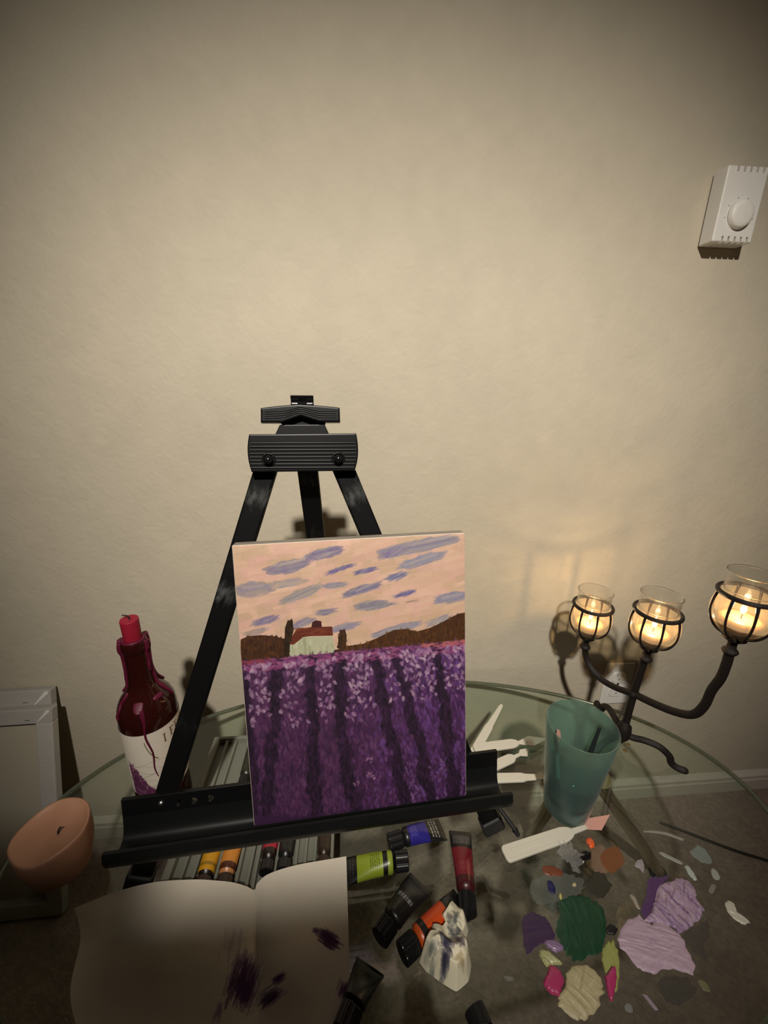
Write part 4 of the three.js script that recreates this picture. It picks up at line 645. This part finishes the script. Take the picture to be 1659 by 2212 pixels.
// ------------------------------------------------------------------ crumpled tissue on the orange tube
{
  const outline = [[978, 1944], [1004, 1972], [1012, 2008], [1004, 2036], [1018, 2082], [1012, 2118], [986, 2140], [955, 2122], [922, 2098], [906, 2076], [914, 2058], [934, 2062], [926, 2028], [948, 2028], [962, 2000], [952, 1990], [966, 1966]];
  const base = outline.map(([x, y]) => onTable(x, y, 0.004)), cen = base.reduce((a, p) => a.add(p), V(0, 0, 0)).multiplyScalar(1 / base.length);
  const curve = spline(base, true, 0.2), NA = 120, NR = 26, pos = [], uv = [], idx = [];
  for (let j = 0; j <= NR; j++) for (let i = 0; i < NA; i++) {
    const k = 1 - j / NR, p = cen.clone().lerp(curve.getPoint(i / NA), k), n = fbm(p.x * 60, p.z * 60, 71, 3), ridge = Math.pow(1 - Math.abs(2 * fbm(p.x * 34 + 3, p.z * 34, 83, 2) - 1), 2.2), edge = Math.min(1, (1 - k) * 5);
    const overTube = Math.max(0, 1 - Math.abs((p.x - cen.x) * 0.6 + (p.z - cen.z) * -0.2 + 0.012) / 0.035);
    p.y = TOP + 0.0025 + edge * (0.008 + 0.013 * ridge + 0.009 * n + 0.017 * overTube); p.x += 0.003 * (n - 0.5) * edge;
    pos.push(p.x, p.y, p.z); uv.push((p.x - cen.x) / 0.1 + 0.5, 0.5 - (p.z - cen.z) / 0.1);
  }
  for (let j = 0; j < NR; j++) for (let i = 0; i < NA; i++) { const a = j * NA + i, b = j * NA + (i + 1) % NA; idx.push(a, b, a + NA, b, b + NA, a + NA); }
  const g = new THREE.BufferGeometry(); g.setAttribute('position', new THREE.Float32BufferAttribute(pos, 3)); g.setAttribute('uv', new THREE.Float32BufferAttribute(uv, 2)); g.setIndex(idx); g.computeVertexNormals();
  const tex = canvasTex(512, 512, (q, w, h) => {
    q.fillStyle = '#d2cbb2'; q.fillRect(0, 0, w, h); const r = rng(91), at = (x, y) => { const p = onTable(x, y, 0.015); return [((p.x - cen.x) / 0.1 + 0.5) * w, (0.5 + (p.z - cen.z) / 0.1) * h]; };
    const spot = (x, y, s, n, c) => { for (let i = 0; i < n; i++) { const [a, b] = at(x + (r() + r() - 1) * s, y + (r() + r() - 1) * s * 1.4); q.fillStyle = c; q.globalAlpha = 0.12 + 0.25 * r(); q.beginPath(); q.ellipse(a, b, 5 + 14 * r(), 4 + 9 * r(), r() * 3, 0, 7); q.fill(); } q.globalAlpha = 1; };
    spot(978, 2000, 18, 60, '#4b4e50'); spot(980, 2030, 18, 50, '#45484c'); spot(962, 2062, 20, 90, '#26243a'); spot(960, 2095, 12, 40, '#26243a'); spot(992, 2052, 12, 30, '#5b4a5c'); spot(930, 2078, 16, 26, '#6c706a'); spot(995, 2095, 14, 20, '#a09070');
  });
  tex.wrapS = tex.wrapT = THREE.ClampToEdgeWrapping;
  tag(mesh('crumpled_tissue', g, std({ map: tex, roughness: 0.95, side: THREE.DoubleSide })), 'crumpled cream tissue smeared with dark paint on the orange tube', 'tissue');
}
// ------------------------------------------------------------------ paint on the glass
const pz = (X, Y) => onTable(1060 + X / 2.7696, 1740 + Y / 2.7696);
function puddle(name, label, category, pts, h, colour, o = {}) {
  const P = pts.map(([x, y]) => pz(x, y)), cen = P.reduce((a, p) => a.add(p), V(0, 0, 0)).multiplyScalar(1 / P.length), curve = spline(P, true, o.tension ?? 0.5);
  const NA = o.na ?? 128, NR = o.nr ?? 12, pos = [], idx = [], uv = [], sd = o.seed ?? Math.round(pts[0][0] + pts[0][1]);
  for (let j = 0; j <= NR; j++) for (let i = 0; i < NA; i++) {
    const k = 1 - j / NR, e = curve.getPoint(i / NA).sub(cen).multiplyScalar(1 + (o.rag ?? 0.13) * ((2 * fbm(i / NA * 14, 3, sd + 7, 4, 14) - 1) + 0.45 * (2 * vnoise(i / NA * 46, 9, sd + 3, 46) - 1))).add(cen), q = cen.clone().lerp(e, k), prof = Math.sqrt(Math.max(0, 1 - Math.pow(k, o.flat ?? 4)));
    let rid = 0; if (o.ridge) { const s = Math.sin(o.ang ?? 0), c = Math.cos(o.ang ?? 0), a = q.x * c + q.z * s, b = -q.x * s + q.z * c; rid = o.ridge * (fbm(a * (o.fa ?? 60), b * (o.fb ?? 420), sd, 3) - 0.35); }
    pos.push(q.x - cen.x, Math.max(0, prof * (h + rid)), q.z - cen.z); uv.push(q.x * 10, q.z * 10);
  }
  for (let j = 0; j < NR; j++) for (let i = 0; i < NA; i++) { const a = j * NA + i, b = j * NA + (i + 1) % NA; idx.push(a, a + NA, b, b, a + NA, b + NA); }
  const g = new THREE.BufferGeometry(); g.setAttribute('position', new THREE.Float32BufferAttribute(pos, 3)); g.setAttribute('uv', new THREE.Float32BufferAttribute(uv, 2)); g.setIndex(idx); g.computeVertexNormals();
  const m = mesh(name, g, phy({ color: colour, roughness: o.rough ?? 0.35, side: THREE.DoubleSide, map: o.map ?? null, transparent: !!o.film, opacity: 1 - (o.film ?? 0), clearcoat: o.coat ?? 0 })); m.position.set(cen.x, TOP + 0.0003 + (o.lift ?? 0), cen.z);
  return tag(m, label, category, o.group);
}
const oval = (x, y, a, b, turn = 0, n = 10, wob = 0.08) => Array.from({ length: n }, (_, i) => { const t = i / n * Math.PI * 2, k = 1 + wob * Math.sin(i * 2.3 + x), c = Math.cos(turn), s = Math.sin(turn), u = Math.cos(t) * a * k, v = Math.sin(t) * b * k; return [x + u * c - v * s, y + u * s + v * c]; });
const streak = (base, over, n, ang, seed) => canvasTex(256, 256, (g, w, h) => { g.fillStyle = base; g.fillRect(0, 0, w, h); const r = rng(seed); g.lineCap = 'round'; for (let i = 0; i < n; i++) { const x = r() * w, y = r() * h, l = 20 + 80 * r(), a = ang + (r() - 0.5) * 0.7; g.strokeStyle = over[Math.floor(r() * over.length)]; g.globalAlpha = 0.15 + 0.4 * r(); g.lineWidth = 2 + 6 * r(); g.beginPath(); g.moveTo(x, y); g.quadraticCurveTo(x + Math.cos(a) * l * 0.5 + 8 * (r() - 0.5), y + Math.sin(a) * l * 0.5, x + Math.cos(a) * l, y + Math.sin(a) * l); g.stroke(); } });
const white = lin(1, 1, 1);
puddle('paint_puddle', 'large smooth lavender paint puddle spread with a knife', 'paint', [[760, 790], [815, 700], [880, 650], [925, 690], [960, 712], [1012, 692], [1130, 772], [1190, 870], [1215, 960], [1195, 1013], [1080, 986], [950, 1018], [880, 960], [790, 860]], 0.0022, white, { map: streak('#a892a4', ['#b39dae', '#9c8699', '#8f7890'], 90, 0.3, 5), ridge: 0.0028, ang: 0.35, rough: 0.5, na: 190, nr: 30, tension: 0.25 });
puddle('paint_puddle', 'ridged lavender and violet paint swirl joined to the smooth lavender puddle', 'paint', [[930, 690], [975, 590], [1000, 480], [1080, 432], [1170, 436], [1240, 520], [1225, 560], [1290, 640], [1210, 705], [1125, 762], [1050, 712]], 0.0024, white, { map: streak('#a08aa0', ['#b7a2b4', '#6f5580', '#7a5e88', '#c0adbb', '#59406a', '#654a76'], 210, -0.9, 6), ridge: 0.0075, ang: -0.85, fb: 260, rough: 0.42, na: 190, nr: 34, tension: 0.25 });
puddle('paint_smear', 'dark violet paint smear beside the lavender swirl', 'paint', [[945, 440], [1000, 425], [1062, 432], [1002, 500], [980, 590], [932, 690], [900, 640], [925, 540]], 0.0008, lin(0.075, 0.035, 0.11), { ridge: 0.0008 });
puddle('paint_puddle', 'long dark green paint puddle in the middle of the glass', 'paint', [[420, 570], [500, 545], [580, 545], [655, 600], [688, 700], [675, 840], [610, 900], [510, 920], [440, 860], [395, 760], [400, 650]], 0.0009, white, { map: streak('#1d3d2b', ['#2a5239', '#15301f', '#24402c', '#30513c'], 80, 1.5, 8), ridge: 0.0012, ang: 1.5, rough: 0.3, na: 140, nr: 20 });
puddle('paint_puddle', 'round cream paint puddle with a scraped rim', 'paint', [[490, 962], [600, 975], [662, 1070], [668, 1140], [630, 1225], [560, 1285], [520, 1285], [430, 1225], [400, 1160], [440, 1075], [455, 1000]], 0.0024, white, { map: streak('#a39a78', ['#b3aa8a', '#8c8360', '#7d7552'], 60, 0.8, 11), ridge: 0.003, ang: 0.9, rough: 0.5, na: 150, nr: 22 });
puddle('paint_dab', 'magenta paint dab touching the cream puddle and a lime dab', 'paint', oval(380, 1052, 57, 88, -0.12), 0.0035, lin(0.33, 0.030, 0.105), { coat: 0.3 });
puddle('paint_dab', 'magenta paint dab inside the long lime streak', 'paint', [[735, 955], [752, 990], [748, 1085], [728, 1165], [702, 1150], [684, 1050], [692, 1010]], 0.0032, lin(0.36, 0.028, 0.12), { coat: 0.3, lift: 0.0006 });
puddle('paint_dab', 'long lime paint streak curling round a magenta dab', 'paint', [[700, 812], [740, 812], [766, 885], [772, 1000], [760, 1110], [742, 1118], [735, 960], [692, 1000], [664, 930], [668, 860]], 0.002, lin(0.27, 0.29, 0.09), { ridge: 0.0025, ang: 1.5, na: 80, nr: 16, tension: 0.3 });
puddle('paint_dab', 'short lime paint dab between the plum smear and a magenta dab', 'paint', [[288, 878], [330, 866], [370, 892], [426, 948], [385, 956], [335, 966], [305, 925]], 0.0022, lin(0.33, 0.33, 0.16), { ridge: 0.003, ang: 0.8 });
puddle('paint_smear', 'dark plum paint smear beside the long green puddle', 'paint', [[192, 665], [240, 645], [305, 655], [352, 705], [390, 788], [320, 815], [275, 850], [215, 885], [200, 790]], 0.0006, lin(0.045, 0.022, 0.060), { ridge: 0.0006 });
puddle('paint_dab', 'small lilac paint dab between the plum smear and green puddle', 'paint', [[320, 812], [380, 808], [432, 838], [428, 870], [385, 880], [345, 850]], 0.0016, lin(0.20, 0.13, 0.24), { ridge: 0.002, ang: 0.4 });
puddle('paint_puddle', 'burnt orange paint puddle near the tumbler', 'paint', oval(725, 322, 72, 74, 0.2), 0.0007, lin(0.20, 0.062, 0.018), { ridge: 0.0005, film: 0.25 });
puddle('paint_smear', 'thin peach film wiped out from the burnt orange puddle', 'paint', [[612, 260], [668, 240], [690, 300], [668, 380], [700, 402], [640, 410], [600, 340]], 0.0003, lin(0.28, 0.16, 0.11), { film: 0.55 });
puddle('paint_dab', 'glossy bright orange paint dab beside the black one', 'paint', oval(597, 226, 20, 36, -0.55, 10, 0.04), 0.0035, lin(0.75, 0.12, 0.035), { rough: 0.12, coat: 1, flat: 2.4 });
puddle('paint_dab', 'glossy black paint drop between orange dab and clear wrapper', 'paint', oval(571, 300, 32, 27, 0.2, 10, 0.05), 0.0045, lin(0.006, 0.006, 0.007), { rough: 0.06, coat: 1, flat: 2.4 });
puddle('paint_dab', 'rust red paint dab between the clear wrapper and navy dab', 'paint', oval(365, 392, 66, 30, 0.3), 0.0012, lin(0.16, 0.045, 0.022), { ridge: 0.001 });
puddle('paint_puddle', 'round dark olive paint puddle between burnt orange and green puddles', 'paint', oval(640, 478, 76, 78, 0.7), 0.0009, lin(0.035, 0.032, 0.024), { ridge: 0.0006, ang: 0.5 });
puddle('paint_dab', 'navy blue paint dab on the thin grey film', 'paint', oval(362, 490, 22, 44, -0.35), 0.0016, lin(0.016, 0.014, 0.075), { rough: 0.25 });
puddle('paint_dab', 'tiny round yellow paint dab next to the olive puddle', 'paint', oval(500, 476, 13, 12), 0.0014, lin(0.42, 0.38, 0.20));
puddle('paint_dab', 'tiny yellow paint streak between navy dab and green puddle', 'paint', oval(417, 547, 9, 22, -0.15), 0.0012, lin(0.45, 0.40, 0.12));
puddle('paint_dab', 'small black paint dab at the end of the long lime streak', 'paint', oval(722, 746, 36, 32, 0.5), 0.0018, lin(0.010, 0.009, 0.009), { rough: 0.4 });
puddle('paint_smear', 'thin grey paint film around the navy dab', 'paint', [[240, 470], [290, 425], [400, 400], [520, 430], [560, 520], [480, 550], [400, 580], [300, 590], [235, 545]], 0.00025, lin(0.17, 0.18, 0.165), { film: 0.62, rough: 0.5 });
puddle('paint_smear', 'thin blackish film next to the smooth lavender puddle', 'paint', [[1010, 1050], [1080, 1020], [1180, 1040], [1230, 1110], [1170, 1180], [1080, 1190], [1020, 1130]], 0.00025, lin(0.03, 0.03, 0.028), { film: 0.35, rough: 0.5 });
puddle('paint_smear', 'thin dark film at the edge of the ridged lavender swirl', 'paint', [[1150, 770], [1230, 720], [1290, 700], [1310, 780], [1270, 840], [1300, 930], [1230, 900], [1190, 850]], 0.00025, lin(0.04, 0.036, 0.038), { film: 0.4, rough: 0.5 });
const G = 'pale paint streaks';
puddle('paint_streak', 'white curled paint streak lying apart near the table rim', 'paint', [[1405, 590], [1425, 570], [1455, 590], [1470, 640], [1530, 680], [1546, 706], [1520, 716], [1470, 690], [1425, 650]], 0.0012, lin(0.44, 0.42, 0.37), { ridge: 0.002, ang: 0.8 });
puddle('paint_streak', 'wide pale teal paint smear near the table rim', 'paint', [[1195, 285], [1230, 245], [1275, 255], [1325, 335], [1300, 350], [1240, 330]], 0.0005, lin(0.20, 0.25, 0.24), { film: 0.4, ridge: 0.0008, ang: 0.9 });
puddle('paint_streak', 'short thick pale teal paint stroke beside the lavender swirl', 'paint', [[1160, 368], [1180, 362], [1212, 400], [1232, 440], [1214, 446], [1185, 415]], 0.0012, lin(0.34, 0.38, 0.35), { ridge: 0.001 });
puddle('paint_streak', 'pale grey paint stroke continuing the wide teal smear', 'paint', [[1318, 392], [1340, 380], [1372, 425], [1364, 446], [1335, 438]], 0.0008, lin(0.30, 0.32, 0.30), { film: 0.2 });
puddle('paint_streak', 'thin broken white paint line beside the ridged lavender swirl', 'paint', [[1005, 280], [1030, 282], [1085, 308], [1142, 338], [1132, 350], [1075, 325], [1030, 302]], 0.0006, lin(0.32, 0.33, 0.31), { film: 0.25 });
puddle('paint_streak', 'thin arched white paint line nearest the brass leg', 'paint', [[915, 152], [985, 150], [1070, 168], [1150, 200], [1146, 212], [1065, 184], [985, 164], [920, 162]], 0.0005, lin(0.30, 0.29, 0.25), { film: 0.25, tension: 0.3 });
puddle('paint_streak', 'small lilac paint fleck next to the burnt orange puddle', 'paint', [[870, 330], [905, 325], [918, 372], [912, 405], [890, 380], [862, 362]], 0.0010, lin(0.34, 0.30, 0.33), { ridge: 0.001, film: 0.2 });
puddle('paint_streak', 'faint lilac fleck between teal stroke and white curl', 'paint', oval(1325, 500, 18, 30, 0.4), 0.0005, lin(0.26, 0.22, 0.22), { film: 0.4 });
puddle('paint_streak', 'small pinkish paint fleck at the tip of the lavender puddle', 'paint', [[832, 535], [860, 545], [882, 590], [893, 620], [872, 612], [852, 575]], 0.0007, lin(0.34, 0.29, 0.24), { film: 0.2 });
puddle('paint_streak', 'small dull lime paint smear near the blackish film', 'paint', [[1238, 1048], [1275, 1050], [1305, 1085], [1310, 1118], [1275, 1108], [1255, 1080]], 0.0007, lin(0.15, 0.155, 0.08), { film: 0.2 });
puddle('paint_streak', 'thin lilac paint stroke pointing at the blackish film', 'paint', [[905, 1128], [935, 1138], [972, 1180], [1000, 1222], [982, 1226], [950, 1190], [925, 1155]], 0.0008, lin(0.28, 0.22, 0.28), { film: 0.15 });
puddle('paint_streak', 'pale grey paint fleck between cream puddle and lilac stroke', 'paint', oval(825, 1212, 22, 32, -0.6), 0.0006, lin(0.20, 0.21, 0.22), { film: 0.3 });
puddle('paint_streak', 'tiny clear water drop on the glass near the crumpled tissue', 'water drop', oval(108, 1036, 30, 16, 0.2), 0.0016, lin(0.5, 0.5, 0.5), { film: 0.85, rough: 0.05 });
puddle('paint_dab', 'small ochre paint drop beside the candelabra foot', 'paint', oval((1357 - 1060) * 2.7696, (1609 - 1740) * 2.7696, 15, 11, 0.3), 0.0008, lin(0.12, 0.085, 0.03), { group: 'pair of ochre drops' });
puddle('paint_dab', 'small ochre paint drop beside the candelabra foot', 'paint', oval((1350 - 1060) * 2.7696, (1621 - 1740) * 2.7696, 16, 11, 0.3), 0.0008, lin(0.12, 0.085, 0.03), { group: 'pair of ochre drops' });
{ // crumpled clear wrapper
  const cen = pz(470, 320), NA = 40, NR = 14, pos = [], idx = [], uv = [], r = rng(12);
  const rim = Array.from({ length: NA }, (_, i) => 0.015 * (0.75 + 0.35 * Math.sin(i * 1.7) * r() + 0.25 * r()));
  for (let j = 0; j <= NR; j++) for (let i = 0; i < NA; i++) { const k = j / NR, a = i / NA * Math.PI * 2, R = rim[i] * k, x = Math.cos(a) * R, z = Math.sin(a) * R * 1.25; pos.push(x, 0.0006 + 0.010 * Math.abs(fbm(x * 190 + 5, z * 190, 41, 2) - 0.3) * 1.6 + 0.006 * k * k * (0.5 + 0.5 * Math.sin(a * 3)), z); uv.push(0, 0); }
  for (let j = 0; j < NR; j++) for (let i = 0; i < NA; i++) { const a = j * NA + i, b = j * NA + (i + 1) % NA; idx.push(a, b, a + NA, b, b + NA, a + NA); }
  const g = new THREE.BufferGeometry(); g.setAttribute('position', new THREE.Float32BufferAttribute(pos, 3)); g.setAttribute('uv', new THREE.Float32BufferAttribute(uv, 2)); g.setIndex(idx);
  const m = mesh('clear_wrapper', g.toNonIndexed(), phy({ color: lin(0.97, 0.97, 0.97), transmission: 0.88, thickness: 0, roughness: 0.12, ior: 1.7, side: THREE.DoubleSide })); m.geometry.computeVertexNormals(); m.position.copy(cen);
  tag(m, 'crumpled clear plastic wrapper beside the glossy black paint drop', 'wrapper');
}

renderer.render(scene, camera);
